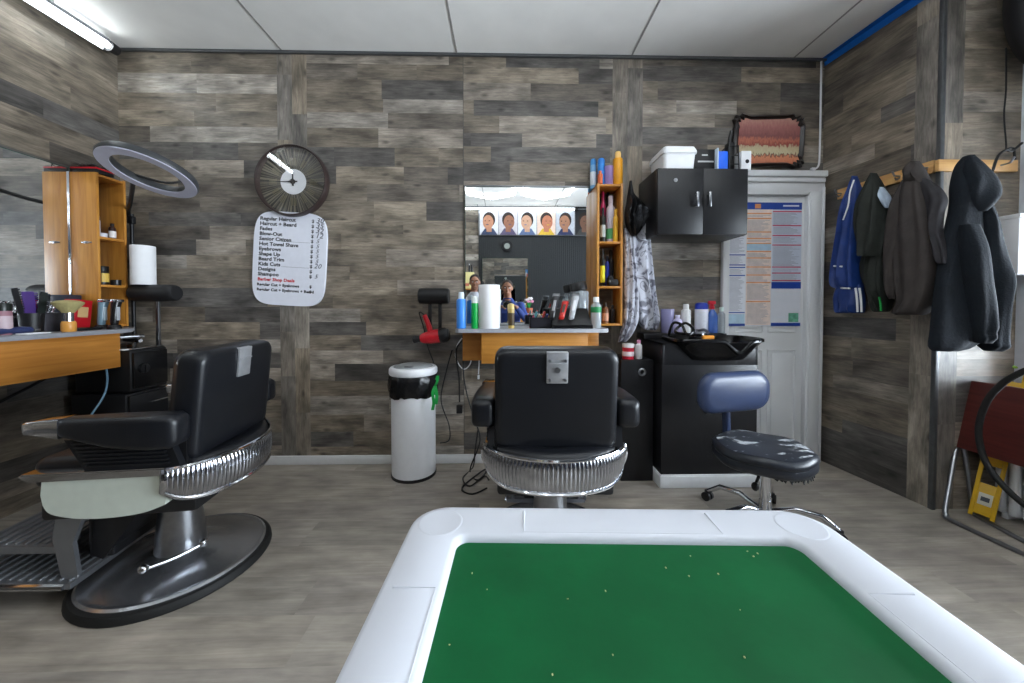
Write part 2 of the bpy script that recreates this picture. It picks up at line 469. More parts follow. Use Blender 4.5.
# left tube light along the ceiling edge
zt = ZC-.085; xt = XL+.11
m_ledsoft = emis('soft_tube_glow', (244,252,255), 4)
def tubelight(name, p0, p1, label, group=None, glow=None, shield=False):
    p0, p1 = V(p0), V(p1); d = (p1-p0).normalized(); up0 = V((0,0,1))
    t = Thing(name, label, 'light', (p0+p1)/2, group=group)
    mb = MB(); mb.cyl(p0, p1, .018, seg=10); t.part('tube', mb, glow or m_led)
    if shield:  # plate added beside the tube to keep its glow off the wall
        mb = MB(); sd_ = V((-d.y, d.x, 0)); sd_ = sd_ if sd_.x < 0 else -sd_
        mb.prism([p0+sd_*.030+up0*.034, p0+sd_*.034+up0*.034, p0+sd_*.034-up0*.026, p0+sd_*.030-up0*.026], p1-p0); t.part('added_light_shield', mb, m_white)
    mb = MB(); up = V((0,0,1)); mb.tube([p0+up*.03, p1+up*.03], .014, 8); t.part('backing', mb, m_steel)
    for q_, s in ((p0, -1), (p1, 1)):
        mb = MB(); mb.cyl(q_+d*s*.002, q_+d*s*.05, .034, .03, 14); t.part('end_cap', mb, m_black)
    for f_ in (.15, .85):
        mb = MB(); c = p0.lerp(p1, f_); mb.box(c.x-.006, c.x+.006, c.y-.01, c.y+.01, c.z+.03, ZC)
        t.part('bracket', mb, m_steel)
tubelight('tube_light', (xt, YB-.16, zt), (XL+.05, .5, zt), 'bright tube light with a black end cap high along the left wall', shield=True)
# hexagon LED bars on the ceiling (two hexagons in the room, seen in the mirror and over the right)
zh = ZC-.05
t = Thing('honeycomb_light', 'honeycomb of white light bars on the ceiling, seen in the middle mirror', 'light', (.6, .4, zh))
hexR = .46; bars = {}; joints = {}
for hx_, hy_ in ((-.2,-.25),(.62,-.25),(.21,.44),(1.03,.44),(.62,1.13),(1.44,1.13)):
    ps = [(round(hx_+hexR*.891*math.cos(PI/6+PI/3*k)*1.0, 3), round(hy_+hexR*math.sin(PI/6+PI/3*k), 3)) for k in range(6)]
    kk = [(round(x*8), round(y*8)) for x, y in ps]
    for k in range(6):
        joints.setdefault(kk[k], ps[k]); bars.setdefault(tuple(sorted((kk[k], kk[(k+1) % 6]))), (ps[k], ps[(k+1) % 6]))
for a, b_ in bars.values():
    a, b_ = V((*a, zh)), V((*b_, zh)); d = (b_-a).normalized()*.022
    mb = MB(); mb.cyl(a+d, b_-d, .013, seg=8); t.part('light_bar', mb, m_ledhex)
for p in joints.values():
    mb = MB(); mb.cyl((*p, zh-.018), (*p, ZC), .02, seg=10); t.part('joint', mb, m_white)
tubelight('tube_light', (-1.35, .25, ZC-.07), (-1.35, -1.05, ZC-.07), 'added tube light on the ceiling out of view, left of the honeycomb')  # added out of view to brighten the left station from the front
tubelight('tube_light', (2.0, .95, ZC-.07), (2.0, -.95, ZC-.07), 'added tube light on the ceiling out of view, right of the honeycomb')  # extra unseen tube, put in to lift the door and coats
tubelight('tube_light', (-.75, YO+.12, ZC-.07), (1.2, YO+.12, ZC-.07), 'tube light along the top of the wall behind the camera', glow=m_ledsoft)

# daylight
ld = bpy.data.lights.new('daylight', 'AREA'); ld.shape = 'RECTANGLE'; ld.size = 1.5; ld.size_y = 2.8; ld.energy = 330; ld.color = (.80,.90,1)
lo = bpy.data.objects.new('daylight', ld); C.objects.link(lo); lo.location = (XWN+.45, .3, 1.05); lo.rotation_euler = (0, math.radians(118), 0)
wd = bpy.data.worlds.new('sky'); sc.world = wd; wd.use_nodes = True
bg = wd.node_tree.nodes['Background']; sk = wd.node_tree.nodes.new('ShaderNodeTexSky'); sk.sky_type = 'HOSEK_WILKIE'
wd.node_tree.links.new(sk.outputs[0], bg.inputs['Color']); bg.inputs['Strength'].default_value = .6
sc.view_settings.view_transform = 'Standard'; sc.view_settings.look = 'None'; sc.view_settings.gamma = 1
sc.view_settings.use_curve_mapping = False; sc.view_settings.exposure = 0.45
sc.cycles.max_bounces = 8
# ------------------------------------------------------------------ domino table in the foreground
ZT = .72
A, B = atZ(411, 507, ZT), atZ(797, 507, ZT)
TW = (B-A).length; ang = math.atan2((B-A).y, (B-A).x) - math.radians(1.0)
t = Thing('domino_table', 'white plastic folding games table with a sunken green playing surface in the foreground', 'table',
          ((A.x+B.x)/2+.0, (A.y+B.y)/2-TW/2, 0), ang, local=True)
hw = TW/2; fr_ = .088; iw = TW-2*fr_
m_tabw = M('white_table_plastic', (204,207,215), .34, var=.02, scale=5)
m_felt = M('green_playing_surface', (0,84,42), .62, var=.14, scale=9, bump=.05, spec=.25)
def loop(w, r, z, ww=None): return [V((x, y, z)) for x, y in rrect(w, w, r, 8)]
mb = MB(); mb.smooth = 50
mb.loft([loop(iw, .02, ZT-.03), loop(TW-.03, .05, ZT-.03), loop(TW-.004, .06, ZT-.022), loop(TW, .06, ZT-.008), loop(TW-.006, .058, ZT-.002), loop(TW-.018, .055, ZT),
         loop(iw+.018, .026, ZT), loop(iw+.006, .022, ZT-.003), loop(iw, .02, ZT-.011), loop(iw, .02, ZT-.03)], cap=False)
frame = t.part('table_frame', mb, m_tabw)
mb = MB(); mb.prism([V((x, y, ZT-.024)) for x, y in rrect(iw+.004, iw+.004, .02, 8)], (0,0,.012))
felt = t.part('playing_surface', mb, m_felt, 'sunken green playing surface')
mb = MB(); rr = random.Random(3)
for k in range(36):
    x, y = rr.uniform(-iw/2+.01, iw/2-.01), rr.uniform(-iw/2+.1, iw/2-.01); mb.ball((x, y, ZT-.0115), rr.uniform(.0006,.0016), rr.uniform(.0006,.002), .0008, 6)
o = t.part('crumbs', mb, M('crumbs', (190,180,130), .8), None, felt); o['kind'] = 'stuff'
# cup recess lips in the far corners, tile grooves along the sides
def arcpts(cx, cy, r, a0, a1, z, n=14): return [V((cx+r*math.cos(math.radians(a0+(a1-a0)*k/n)), cy+r*math.sin(math.radians(a0+(a1-a0)*k/n)), z)) for k in range(n+1)]
for sx, sy in ((-1,1),(1,1),(-1,-1),(1,-1)):
    c = (sx*(hw-.052), sy*(hw-.052)); mb = MB(); mb.smooth = 60
    rad = [(.040, -.001), (.038, .0003), (.035, .0004), (.033, .0002), (.0, .0001)]
    mb.lathe(rad, (c[0], c[1], ZT), 28); t.part('cup_rest', mb, m_tabw, None, frame)
for k in range(4):
    mb = MB(); R_ = Matrix.Rotation(k*PI/2, 3, 'Z'); w2, d2 = .165, .058
    prof = [(-.004, 0), (-.002, .0018), (.002, .0018), (.004, 0)]
    pts = [(-w2, d2/2), (-w2, -d2/2), (w2, -d2/2), (w2, d2/2)]
    tb = [R_ @ V((x, hw-.048+y, ZT)) for x, y in pts]
    mb.tube([tb[0], tb[1]+V((0,0,0)), ], [.0024, .0006], 8); mb.tube([tb[1], tb[2]], .0006, 8); mb.tube([tb[2], tb[3]], [.0006, .0024], 8)
    t.part('tile_groove', mb, m_tabw, None, frame)
for sx in (-1, 1):
    for sy in (-1, 1):
        mb = MB(); mb.tube([(sx*(hw-.08), sy*(hw-.10), ZT-.03), (sx*(hw-.06), sy*(hw-.08), .02), (sx*(hw-.06), sy*(hw-.08), 0)], .0125, 10)
        t.part('leg', mb, m_steel)

# ------------------------------------------------------------------ barber chairs
m_skirt = M('chrome_skirt', (176,178,184), .16, 1, var=.12, scale=30)
m_basemetal = M('polished_base', (196,198,204), .24, .92, var=.05)
def barber_chair(loc, rz, label):
    t = Thing('barber_chair', label, 'barber chair', loc, rz, 'black barber chairs', local=True)
    # base
    mb = MB(); mb.lathe([(.0,0),(.318,0),(.322,.006),(.320,.020),(.312,.030),(.298,.033),(.296,.0)], seg=56); t.part('base_rim', mb, m_rubber, 'black rubber rim')
    mb = MB(); mb.lathe([(.299,.020),(.299,.036),(.290,.042),(.280,.040),(.270,.041),(.20,.052),(.12,.062),(.082,.078),(.08,.10),(.0,.10)], seg=56); base = t.part('base_disc', mb, m_basemetal)
    mb = MB(); mb.lathe([(.086,.07),(.084,.10),(.076,.20),(.062,.33),(.06,.36),(0,.36)], seg=36); t.part('column', mb, m_steel)
    mb = MB(); mb.tube([(-.195,-.01,.11),(-.13,-.07,.104),(-.06,-.125,.11)], .0075, 10, sub=5)
    lev = t.part('pump_lever', mb, m_chrome)
    for p in ((-.195,-.01,.112),(-.06,-.125,.112)):
        mb = MB(); mb.ball(p, .017, seg=12); t.part('knob', mb, m_chrome, None, lev)
    # seat frame and side panels
    mb = MB(); mb.box(-.235,.235,-.22,.28,.335,.43,.015); mb.box(-.16,.16,-.16,.18,.30,.34,.01); t.part('seat_frame', mb, m_black)
    for s in (-1, 1):
        mb = MB(); mb.smooth = 45
        out = [(-.175,.498),(.225,.498),(.23,.45),(.224,.415),(.20,.383),(.12,.362),(.02,.358),(-.08,.368),(-.15,.392)]
        o3 = [V((0,y,z)) for y, z in out]; o3 = o3[:3]+spline(o3[3:], 5)
        mb.prism([V((s*.247, p.y, p.z)) for p in o3], (s*.032,0,0))
        t.part('side_panel', mb, m_cream, 'cream side panel')
        mb = MB(); mb.prism([V((s*.238,y,z)) for y, z in ((-.175,.498),(.265,.498),(.285,.515),(.285,.526),(-.18,.526))], (s*.050,0,0))
        bmesh.ops.bevel(mb.bm, geom=mb.bm.edges[:], offset=.004, segments=2, affect='EDGES')
        t.part('side_rail', mb, m_chrome)
        # ribbed arm support
        mb = MB(); mb.prism([V((s*.248,y,z)) for y, z in ((-.20,.525),(.10,.525),(.16,.635),(-.16,.635))], (s*.026,0,0))
        for k in range(7):
            z = .538+k*.0135; u = (z-.525)/.11
            mb.box(s*.272, s*.281, -.17+.03*u, .085+.06*u, z, z+.007, .002)
        t.part('arm_support', mb, m_vinyl)
        # arm pad, tapering to the front, and its chrome tip
        rings = []
        for y, w, z0, z1, dx in ((-.225,.040,.640,.690,0),(-.222,.072,.617,.712,0),(-.20,.094,.607,.722,.0),(-.14,.100,.605,.722,0),(-.03,.096,.616,.722,0),(.06,.086,.636,.720,-.003),(.13,.076,.655,.718,-.006)):
            rings.append([V((s*(.292+dx)+x, y, (z0+z1)/2+zz)) for x, zz in rrect(w, z1-z0, min(.022,(z1-z0)*.45, w*.45), 4)])
        mb = MB(); mb.smooth = 55; mb.loft(rings); arm = t.part('armrest', mb, m_vinyl)
        rings = []
        for y, w, z0, z1 in ((.13,.078,.654,.719),(.19,.074,.664,.716),(.228,.072,.670,.713),(.236,.066,.674,.709)):
            rings.append([V((s*.286+x, y, (z0+z1)/2+zz)) for x, zz in rrect(w, z1-z0, .006, 3)])
        mb = MB(); mb.loft(rings); t.part('arm_tip', mb, m_chrome, 'chrome arm tip', arm)
    # seat cushion with rounded edges
    mb = MB(); mb.smooth = 60; mb.rbox((0,.075,.50),(.47,.47,.115),.035,None,4); t.part('seat', mb, m_vinyl)
    # black curved lower cushion between back and skirt
    rings = []
    for k in range(13):
        u = k/12*2-1; x = .235*u; yb = -.175-.085*(1-u*u)
        rings.append([V((x, yb+dy, .50+dz)) for dy, dz in rrect(.10,.075,.03,4)])
    mb = MB(); mb.smooth = 60; mb.loft(rings); t.part('rear_bolster', mb, m_vinyl)
    # backrest: leaning slab with soft edges
    lean = math.radians(-4); rings = []
    prof = [(-.105,.32),(-.10,.40),(-.085,.455),(-.045,.482),(.045,.482),(.055,.482)]
    mb = MB(); mb.smooth = 60
    lo_ = [(.0,.400,.006),(.0,.440,.03),(.0,.468,.045),(.0,.48,.05)]
    H2 = .395
    def slab(y, w, h, r): return [V((x, y, z)) for x, z in rrect(w, h, r, 6)]
    rr_ = [slab(-.058,.42,.35,.035), slab(-.056,.455,.385,.04), slab(-.046,.480,.405,.046), slab(-.03,.487,.412,.048), slab(.02,.487,.412,.048), slab(.045,.47,.395,.05), slab(.058,.40,.32,.05)]
    mb.loft(rr_)
    mb.xform(Matrix.Translation((0,-.185,.727)) @ Matrix.Rotation(math.radians(5.5),4,'X'))
    bk = t.part('backrest', mb, m_vinyl)
    mbx = Matrix.Translation((0,-.185,.727)) @ Matrix.Rotation(math.radians(5.5),4,'X')
    mb = MB(); mb.box(-.042,.042,-.067,-.055,.075,.196,.004); mb.box(-.042,.042,-.067,.01,.190,.199,.003); mb.box(-.04,.04,-.071,-.06,.150,.156,.002)
    mb.xform(mbx); hp = t.part('headrest_bracket', mb, M('satin_bracket',(176,178,182),.32,.55), 'chrome headrest bracket', bk)
    mb = MB()
    for x in (-.03,.03):
        for z in (.09,.166): mb.cyl((x,-.073,z),(x,-.064,z),.006,seg=10)
    mb.cyl((0,-.076,.13),(0,-.064,.13),.011,seg=14)
    mb.xform(mbx); t.part('screw', mb, m_steel, None, hp)
    # side uprights of the back
    for s in (-1,1):
        mb = MB(); mb.prism([V((s*.225,y,z)) for y, z in ((-.20,.44),(-.14,.44),(-.15,.66),(-.20,.66))],(s*.022,0,0)); t.part('back_bracket', mb, m_black)
    # ribbed chrome skirt
    def sk(u, v):
        a = 2*u-1; w = .286+.004*math.sin(v*PI)
        x = w*math.sin(a*1.25)/math.sin(1.25)
        y = -.15-.155*(math.cos(a*1.25)-math.cos(1.25))/(1-math.cos(1.25))
        top = .522-.006*(1-a*a); bot = .385+.055*abs(a)**6+.0
        z = bot+(top-bot)*v
        rib = .0045*abs(math.sin(u*46*PI))*min(1, 6*v, 6*(1-v))
        n = V((math.sin(a*1.25)*.55, -1, 0)).normalized()
        return V((x, y, z)) + n*(rib+.012*math.sin(v*PI*.8))
    mb = MB(); mb.smooth = 80; mb.grid(sk, 276, 8)
    inner = MB()
    t.part('back_skirt', mb, m_skirt, 'ribbed chrome back skirt')
    for v in (0, 1):
        mb = MB(); mb.tube([sk(k/40, v)+V((0,-.002,0)) for k in range(41)], .0075, 8); t.part('skirt_trim', mb, m_chrome)
    for u in (0, 1):
        mb = MB(); mb.tube([sk(u, k/6) for k in range(7)], .010, 8); t.part('skirt_end', mb, m_chrome)
    # footrest
    for s in (-1,1):
        mb = MB(); mb.prism([V((s*.165,y,z)) for y, z in ((.19,.36),(.28,.36),(.30,.24),(.27,.07),(.23,.06),(.215,.10),(.235,.22),(.20,.30))],(s*.016,0,0))
        bmesh.ops.bevel(mb.bm, geom=mb.bm.edges[:], offset=.003, segments=1, affect='EDGES')
        t.part('footrest_bracket', mb, m_darksteel)
    def ribbed(name, y0, y1, z0, z1, w, th, n):
        mb = MB()
        mb.prism([V((-w,y0,z0)),V((-w,y1,z1)),V((-w,y1,z1-th)),V((-w,y0,z0-th))],(2*w,0,0))
        for k in range(n):
            f_ = (k+.5)/n; y, z = y0+(y1-y0)*f_, z0+(z1-z0)*f_
            mb.box(-w+.012, w-.012, y-.006, y+.006, z-.002, z+.006, .003)
        mb.smooth = 50
        return t.part(name, mb, m_darksteel)
    ribbed('foot_plate', .22, .60, .085, .125, .205, .02, 12)
    ribbed('calf_plate', .30, .58, .205, .225, .17, .025, 9)
    mb = MB(); mb.tube([(-.205,.24,.075),(-.215,.60,.115),(-.15,.66,.135),(.15,.66,.135),(.215,.60,.115),(.205,.24,.075)], .011, 8); t.part('foot_frame', mb, m_chrome)
    mb = MB(); mb.box(-.12,.12,.15,.24,.12,.30,.012); mb.prism([V((-.13,y,z)) for y,z in ((.05,.30),(.18,.12),(.22,.14),(.20,.34))],(.26,0,0)); t.part('footrest_housing', mb, m_black)
    return t.o
cb = atY(557, 400, 1.405)
chair0 = barber_chair((cb.x+.004, 1.405+.235, 0), math.radians(-1.5), 'black barber chair seen from behind at the middle mirror station')
lb = atZ(171, 562, 0)
dup(chair0, (lb.x+.045, lb.y+.0, 0), math.radians(96), 'black barber chair turned to the left mirror, cream side panel showing')

# ------------------------------------------------------------------ middle station
ZK = .958
x0, x1 = xat(455, 2.12, 328), xat(611.5, 2.12, 328)
t = Thing('wall_counter', 'oak fronted counter with grey top under the middle mirror', 'counter', ((x0+x1)/2, 2.3, .74))
mb = MB(); mb.prism([V((x,y,ZK-.022)) for x,y in ((x0,2.497),(x0,2.14),(x0+.02,2.12),(x1-.05,2.12),(x1-.012,2.145),(x1,2.20),(x1,2.497))],(0,0,.022)); t.part('worktop', mb, m_top, 'grey worktop')
ax0, ax1 = xat(481.5, 2.16, 345), xat(587.5, 2.16, 345)
mb = MB(); mb.box(ax0, ax1, 2.155, 2.173, .748, ZK-.022, .001); t.part('apron', mb, m_oakx)
for a_, b_ in ((x0+.02, ax0+.0), (ax1, x1-.02)):
    mb = MB(); mb.box(a_, b_, 2.33, 2.348, .74, ZK-.022, .001); t.part('side_board', mb, m_oakx)
for x in (ax0, ax1-.018):
    mb = MB(); mb.box(x, x+.018, 2.173, 2.497, .75, ZK-.022, .001); t.part('end_board', mb, m_oaky)
mx0, mx1 = xat(465, 2.49, 250), .62
mz1 = zat(187, 2.49)
t = Thing('wall_mirror', 'large frameless mirror above the middle counter', 'mirror', ((mx0+mx1)/2, 2.49, ZK))
mb = MB(); mb.box(mx0, mx1, 2.488, 2.499, ZK+.003, mz1); t.part('backing', mb, m_glassgreen)
mb = MB(); mb.quad(V((mx0+.003,2.4875,ZK+.005)),V((mx1-.003,2.4875,ZK+.005)),V((mx1-.003,2.4875,mz1-.003)),V((mx0+.003,2.4875,mz1-.003))); t.part('glass', mb, m_mirror)
mb = MB(); mb.box(mx0-.004, mx1, 2.484, 2.499, mz1, mz1+.010, .002); t.part('top_rail', mb, m_steel)
def tower(loc, rz, label, shelves=(.0,.245,.535,.905)):
    """open oak shelf unit: local -Y is its open front, local x its width"""
    t = Thing('shelf_tower', label, 'shelf', loc, rz, 'oak shelf towers', local=True)
    w, d, h = .168, .168, .925
    for s in (-1, 1):
        mb = MB(); mb.box(s*w/2, s*(w/2-.014), -d, -.001, 0, h, .001); t.part('side_panel', mb, m_oak)
    for z in shelves:
        mb = MB(); mb.box(-w/2+.014, w/2-.014, -d+.002, -.001, z, z+.014, .001); t.part('shelf_board', mb, m_oakx)
    return t
ty = 2.33; txc = (xat(597, ty, 250)+xat(623, ty, 250))/2
TZ = zat(325, ty)-.0
tower((txc, YB, ZK+.006), 0, 'oak shelf tower at the right of the middle mirror')
SH = [ZK+.006+s+.014 for s in (0,.245,.535,.905)]; TTOP = ZK+.006+.925

# ------------------------------------------------------------------ left station
LX = -2.235
t = Thing('wall_counter', 'long oak fronted counter with grey top along the left wall', 'counter', (XL+.2, 1.5, .74))
mb = MB(); mb.prism([V((x,y,ZK-.022)) for x,y in ((XL+.003,2.38),(XL+.003,.9),(LX,.9),(LX,2.17),(LX-.015,2.215),(LX-.05,2.26),(LX-.16,2.38))],(0,0,.022)); t.part('worktop', mb, m_top, 'grey worktop')
yA = None
for i in range(400):
    y = 1.6+i*.002
    d = V((LX-.03, y, 0)); yy = d.y*math.cos(YAW)+d.x*math.sin(YAW); xx = d.x*math.cos(YAW)-d.y*math.sin(YAW)
    if 512+F*xx/yy < 119.5: yA = y
mb = MB(); mb.box(LX-.048, LX-.03, .92, yA, .735, ZK-.022, .001); t.part('apron', mb, m_oaky)
mb = MB(); mb.box(XL+.003, LX-.048, yA-.018, yA, .735, ZK-.022, .001); t.part('end_board', mb, m_oakx)
t = Thing('wall_mirror', 'large frameless mirror on the left wall above the counter', 'mirror', (XL+.01, 1.7, ZK))
my0, my1 = 1.02, 2.20
mb = MB(); mb.box(XL+.001, XL+.012, my0, my1, ZK+.003, mz1); t.part('backing', mb, m_glassgreen)
mb = MB(); mb.quad(V((XL+.0125,my0+.003,ZK+.005)),V((XL+.0125,my1-.003,ZK+.005)),V((XL+.0125,my1-.003,mz1-.003)),V((XL+.0125,my0+.003,mz1-.003))); t.part('glass', mb, m_mirror)
LTy = (2.203+.084)
lt = tower((XL, LTy, ZK+.006), math.radians(90), 'oak shelf tower at the far end of the left mirror')
mb = MB(); mb.box(-.0875,-.084,-.135,-.075,.505,.513,.001); mb.box(-.0885,-.084,-.115,-.095,.502,.516,.001); lt.part('side_latch', mb, m_steel, 'small metal latch')
mb = MB(); mb.box(XL+.012, XL+.020, 2.196, 2.203, ZK+.006, TTOP, .001); single('mirror_strip', mb, m_chrome, 'thin chrome strip between left mirror and oak shelf tower', 'strip')

# black cabinet stack under the end of the left counter
t = Thing('towel_cabinet', 'black cabinet with a round dial between left counter and back wall', 'cabinet', (-2.3, 2.25, .575))
mb = MB(); mb.box(-2.54,-2.215,2.17,2.405,.578,.83,.012); t.part('body', mb, m_black)
mb = MB(); mb.box(-2.218,-2.202,2.18,2.395,.60,.815,.006); d_ = t.part('door', mb, m_blackgloss)
mb = MB(); mb.cyl((-2.202,2.235,.715),(-2.188,2.235,.715),.028,seg=20); mb.box(-2.19,-2.178,2.23,2.24,.69,.74,.002); t.part('dial', mb, m_black, None, d_)
t = Thing('drawer_unit', 'dark drawer unit with a chrome handle under the black cabinet', 'drawer unit', (-2.3, 2.25, 0))
mb = MB(); mb.box(-2.54,-2.225,2.15,2.405,.0,.572,.006); t.part('body', mb, m_blackmat)
for k,(z0,z1) in enumerate(((.39,.56),(.205,.38),(.02,.195))):
    mb = MB(); mb.box(-2.225,-2.208,2.16,2.40,z0,z1,.003); dr = t.part('drawer', mb, m_blackmat)
    mb = MB(); mb.tube([(-2.208,2.27,z1-.06),(-2.188,2.27,z1-.06),(-2.188,2.37,z1-.06),(-2.208,2.37,z1-.06)],.005,8); t.part('handle', mb, m_chrome, 'chrome handle', dr)

# ------------------------------------------------------------------ black wall cabinet
cy0 = 2.19
cx0, cx1 = xat(657.5, cy0, 200), xat(748, cy0, 200); cz0, cz1 = zat(234.5, cy0, 700), zat(168, cy0, 700)
t = Thing('wall_cabinet', 'black two door cabinet hung on the wall beside the door', 'cabinet', ((cx0+cx1)/2, 2.35, cz0))
mb = MB(); mb.box(cx0, cx1, cy0+.018, 2.498, cz0, cz1, .001); t.part('body', mb, m_blackmat)
cm = cx0+(cx1-cx0)*.505
for k,(a_,b_) in enumerate(((cx0+.002,cm-.001),(cm+.001,cx1-.002))):
    mb = MB(); mb.box(a_, b_, cy0, cy0+.017, cz0+.002, cz1-.003, .001); d_ = t.part('door', mb, m_blackmat)
    hx = cm-.045 if k == 0 else cm+.032; hz = cz0+(cz1-cz0)*.52
    mb = MB(); mb.box(hx-.008, hx+.008, cy0-.024, cy0-.016, hz-.045, hz+.045, .003)
    mb.box(hx-.005, hx+.005, cy0-.017, cy0, hz-.04, hz-.03); mb.box(hx-.005, hx+.005, cy0-.017, cy0, hz+.03, hz+.04)
    t.part('handle', mb, m_steel, 'bar handle', d_)
    if k == 0:
        mb = MB(); mb.cyl((cx0+.11,cy0-.004,cz1-.075),(cx0+.11,cy0,cz1-.075),.012,seg=18); mb.box(cx0+.1085,cx0+.1115,cy0-.006,cy0-.003,cz1-.080,cz1-.07); t.part('lock', mb, m_steel, None, d_)
CABTOP = cz1; CABY = cy0

# ------------------------------------------------------------------ tall black pedestal with a silver ring
pyF = 2.21
px0, px1 = xat(621, pyF, 420), xat(661.5, 2.13, 420)-.016; pz = zat(360, pyF, 640)
t = Thing('pedestal_cabinet', 'tall narrow black cabinet with a silver ring behind the middle chair', 'cabinet', ((px0+px1)/2, 2.35, 0))
mb = MB(); mb.box(px0, px1, pyF, 2.497, 0, pz, .003); t.part('body', mb, m_blackmat)
c = atY(642, 372, pyF); mb = MB(); mb.tube([V((c.x+.019*math.cos(a), pyF-.003, c.z+.019*math.sin(a))) for a in [2*PI*k/24 for k in range(24)]], .007, 8, closed=True); t.part('ring', mb, m_steel, 'silver ring')
PEDTOP = pz

# ------------------------------------------------------------------ shampoo station
sy = 2.13
sx0, sx1 = xat(661.5, sy, 420), xat(757, sy, 420); sz = zat(343, sy, 700)
t = Thing('shampoo_cabinet', 'large black sink cabinet on a white plinth beside the door', 'cabinet', ((sx0+sx1)/2, 2.3, 0))
mb = MB(); mb.box(sx0, sx1, sy, 2.497, .075, sz-.13, .003); mb.box(sx0, sx1, sy, sy+.016, sz-.135, sz, .002); mb.box(sx0, sx0+.016, sy, 2.497, sz-.135, sz, .002); mb.box(sx1-.016, sx1, sy, 2.497, sz-.135, sz, .002); mb.box(sx0, sx0+.10, sy, 2.497, sz-.016, sz, .002); mb.box(sx0, sx1, 2.36, 2.497, sz-.016, sz, .002); t.part('body', mb, m_blackmat)
mb = MB(); mb.box(sx0-.012, sx1+.006, sy-.014, 2.497, 0, .072, .004); mb.box(sx0-.008, sx1+.004, sy-.008, 2.49, .07, .078, .003); t.part('plinth', mb, bb, 'white plinth')
mb = MB(); lz = zat(333, 2.4, 700); mb.box(sx0-.02, xat(727, 2.36, 333), 2.36, 2.497, sz, lz, .004); t.part('rear_ledge', mb, m_blackmat)
LEDGE = lz
# shampoo bowl: basin with a neck notch at its front right
bx0, bx1, by0, by1 = sx0+.06, sx1+.03, 2.05, 2.355; bzr = sz+.022
t = Thing('shampoo_bowl', 'black shampoo bowl with a neck notch on the sink cabinet', 'shampoo bowl', ((bx0+bx1)/2, (by0+by1)/2, sz-.08))
N = 128; cxm, cym = (bx0+bx1)/2, (by0+by1)/2
def bring(sc_, z, notch):
    out = []
    for k in range(N):
        a = 2*PI*k/N; ca, sa = math.cos(a), math.sin(a); ex = 2/4.2
        x = (bx1-bx0)/2*sc_*math.copysign(abs(ca)**ex, ca); y = (by1-by0)/2*sc_*math.copysign(abs(sa)**ex, sa)
        dz = 0
        if sa < 0:
            g = math.exp(-((x-.085)/.05)**2); dz = -notch*g*min(1, -sa*1.4)
        slope = -.02*(x/(bx1-bx0)*2) if False else 0
        out.append(V((cxm+x, cym+y, z+dz+slope)))
    return out
mb = MB(); mb.smooth = 55
mb.loft([bring(.30, sz-.115, 0), bring(.62, sz-.10, .0), bring(.84, sz-.03, .04), bring(.955, bzr-.016, .065), bring(1.0, bzr-.012, .07), bring(1.0, bzr+.004, .07), bring(.975, bzr+.008, .07), bring(.92, bzr-.004, .07), bring(.80, sz-.015, .04), bring(.60, sz-.08, 0), bring(.3, sz-.095, 0), bring(.05, sz-.097, 0)])
t.part('basin', mb, m_blackgloss)
mb = MB(); mb.lathe([(.022,0),(.022,.006),(.010,.004),(0,.003)], (cxm, cym, sz-.097), 16); t.part('drain', mb, m_chrome)
mb = MB(); fx = xat(701, 2.27, 340); mb.box(fx-.022,fx+.022,2.27,2.33,bzr+.0,bzr+.03,.008); mb.cyl((fx,2.30,bzr+.02),(fx,2.30,bzr+.05),.016,seg=12); mb.tube([(fx,2.30,bzr+.04),(fx+.005,2.24,bzr+.05),(fx+.01,2.19,bzr+.025)],.009,8,sub=4); t.part('faucet', mb, m_steel)
hx_ = xat(680, 2.25, 335)
mb = MB(); mb.tube([(hx_-.05,2.30,bzr+.01),(hx_-.04,2.26,bzr+.09),(hx_+.0,2.23,bzr+.08),(hx_+.02,2.2,bzr+.02),(hx_+.07,2.22,bzr+.05),(hx_+.05,2.28,bzr+.09),(hx_+.0,2.3,bzr+.05),(hx_-.02,2.24,bzr+.03),(hx_+.10,2.18,bzr+.02)],.0085,8,sub=6); t.part('hose', mb, m_blackgloss)
mb = MB(); ox = xat(704, 2.1, 342); mb.lathe([(.0,0),(.012,.003),(.014,.02),(.012,.05),(.014,.066),(0,.07)], (ox, 2.12, bzr+.012), 14, rot=rotY(PI/2))
single('orange_handle', mb, M('orange_plastic',(232,150,50),.4), 'small orange handle lying across the black shampoo bowl', 'handle')

# ------------------------------------------------------------------ stool
bc = V((1.29,1.735,0))
t = Thing('salon_stool', 'worn black rolling stool with backrest in front of the sink cabinet', 'stool', bc, 0, local=True)
m_stool = M('worn_black_vinyl_window_blue', (50,62,92), .36, var=.12, scale=9, bump=.04, bscale=200)  # the window's blue reflection on the pad is put into this colour
# seat material with rubbed pale patches
m_seat, nt, b = newmat('cracked_black_vinyl'); L = nt.links.new
tc = node(nt,'ShaderNodeTexCoord'); nz = node(nt,'ShaderNodeTexNoise'); nz.inputs['Scale'].default_value = 11; nz.inputs['Detail'].default_value = 6; nz.inputs['Roughness'].default_value=.65
mp = node(nt,'ShaderNodeMapping'); mp.inputs['Scale'].default_value=(.8,1.8,.2); L(tc.outputs['Object'],mp.inputs[0]); L(mp.outputs[0],nz.inputs['Vector'])
rp = node(nt,'ShaderNodeValToRGB'); rp.color_ramp.elements[0].position=.555; rp.color_ramp.elements[0].color=rgb((34,38,46)); rp.color_ramp.elements[1].position=.60; rp.color_ramp.elements[1].color=rgb((178,182,186))
L(nz.outputs['Fac'],rp.inputs['Fac']); L(rp.outputs[0],b.inputs['Base Color']); b.inputs['Roughness'].default_value=.4
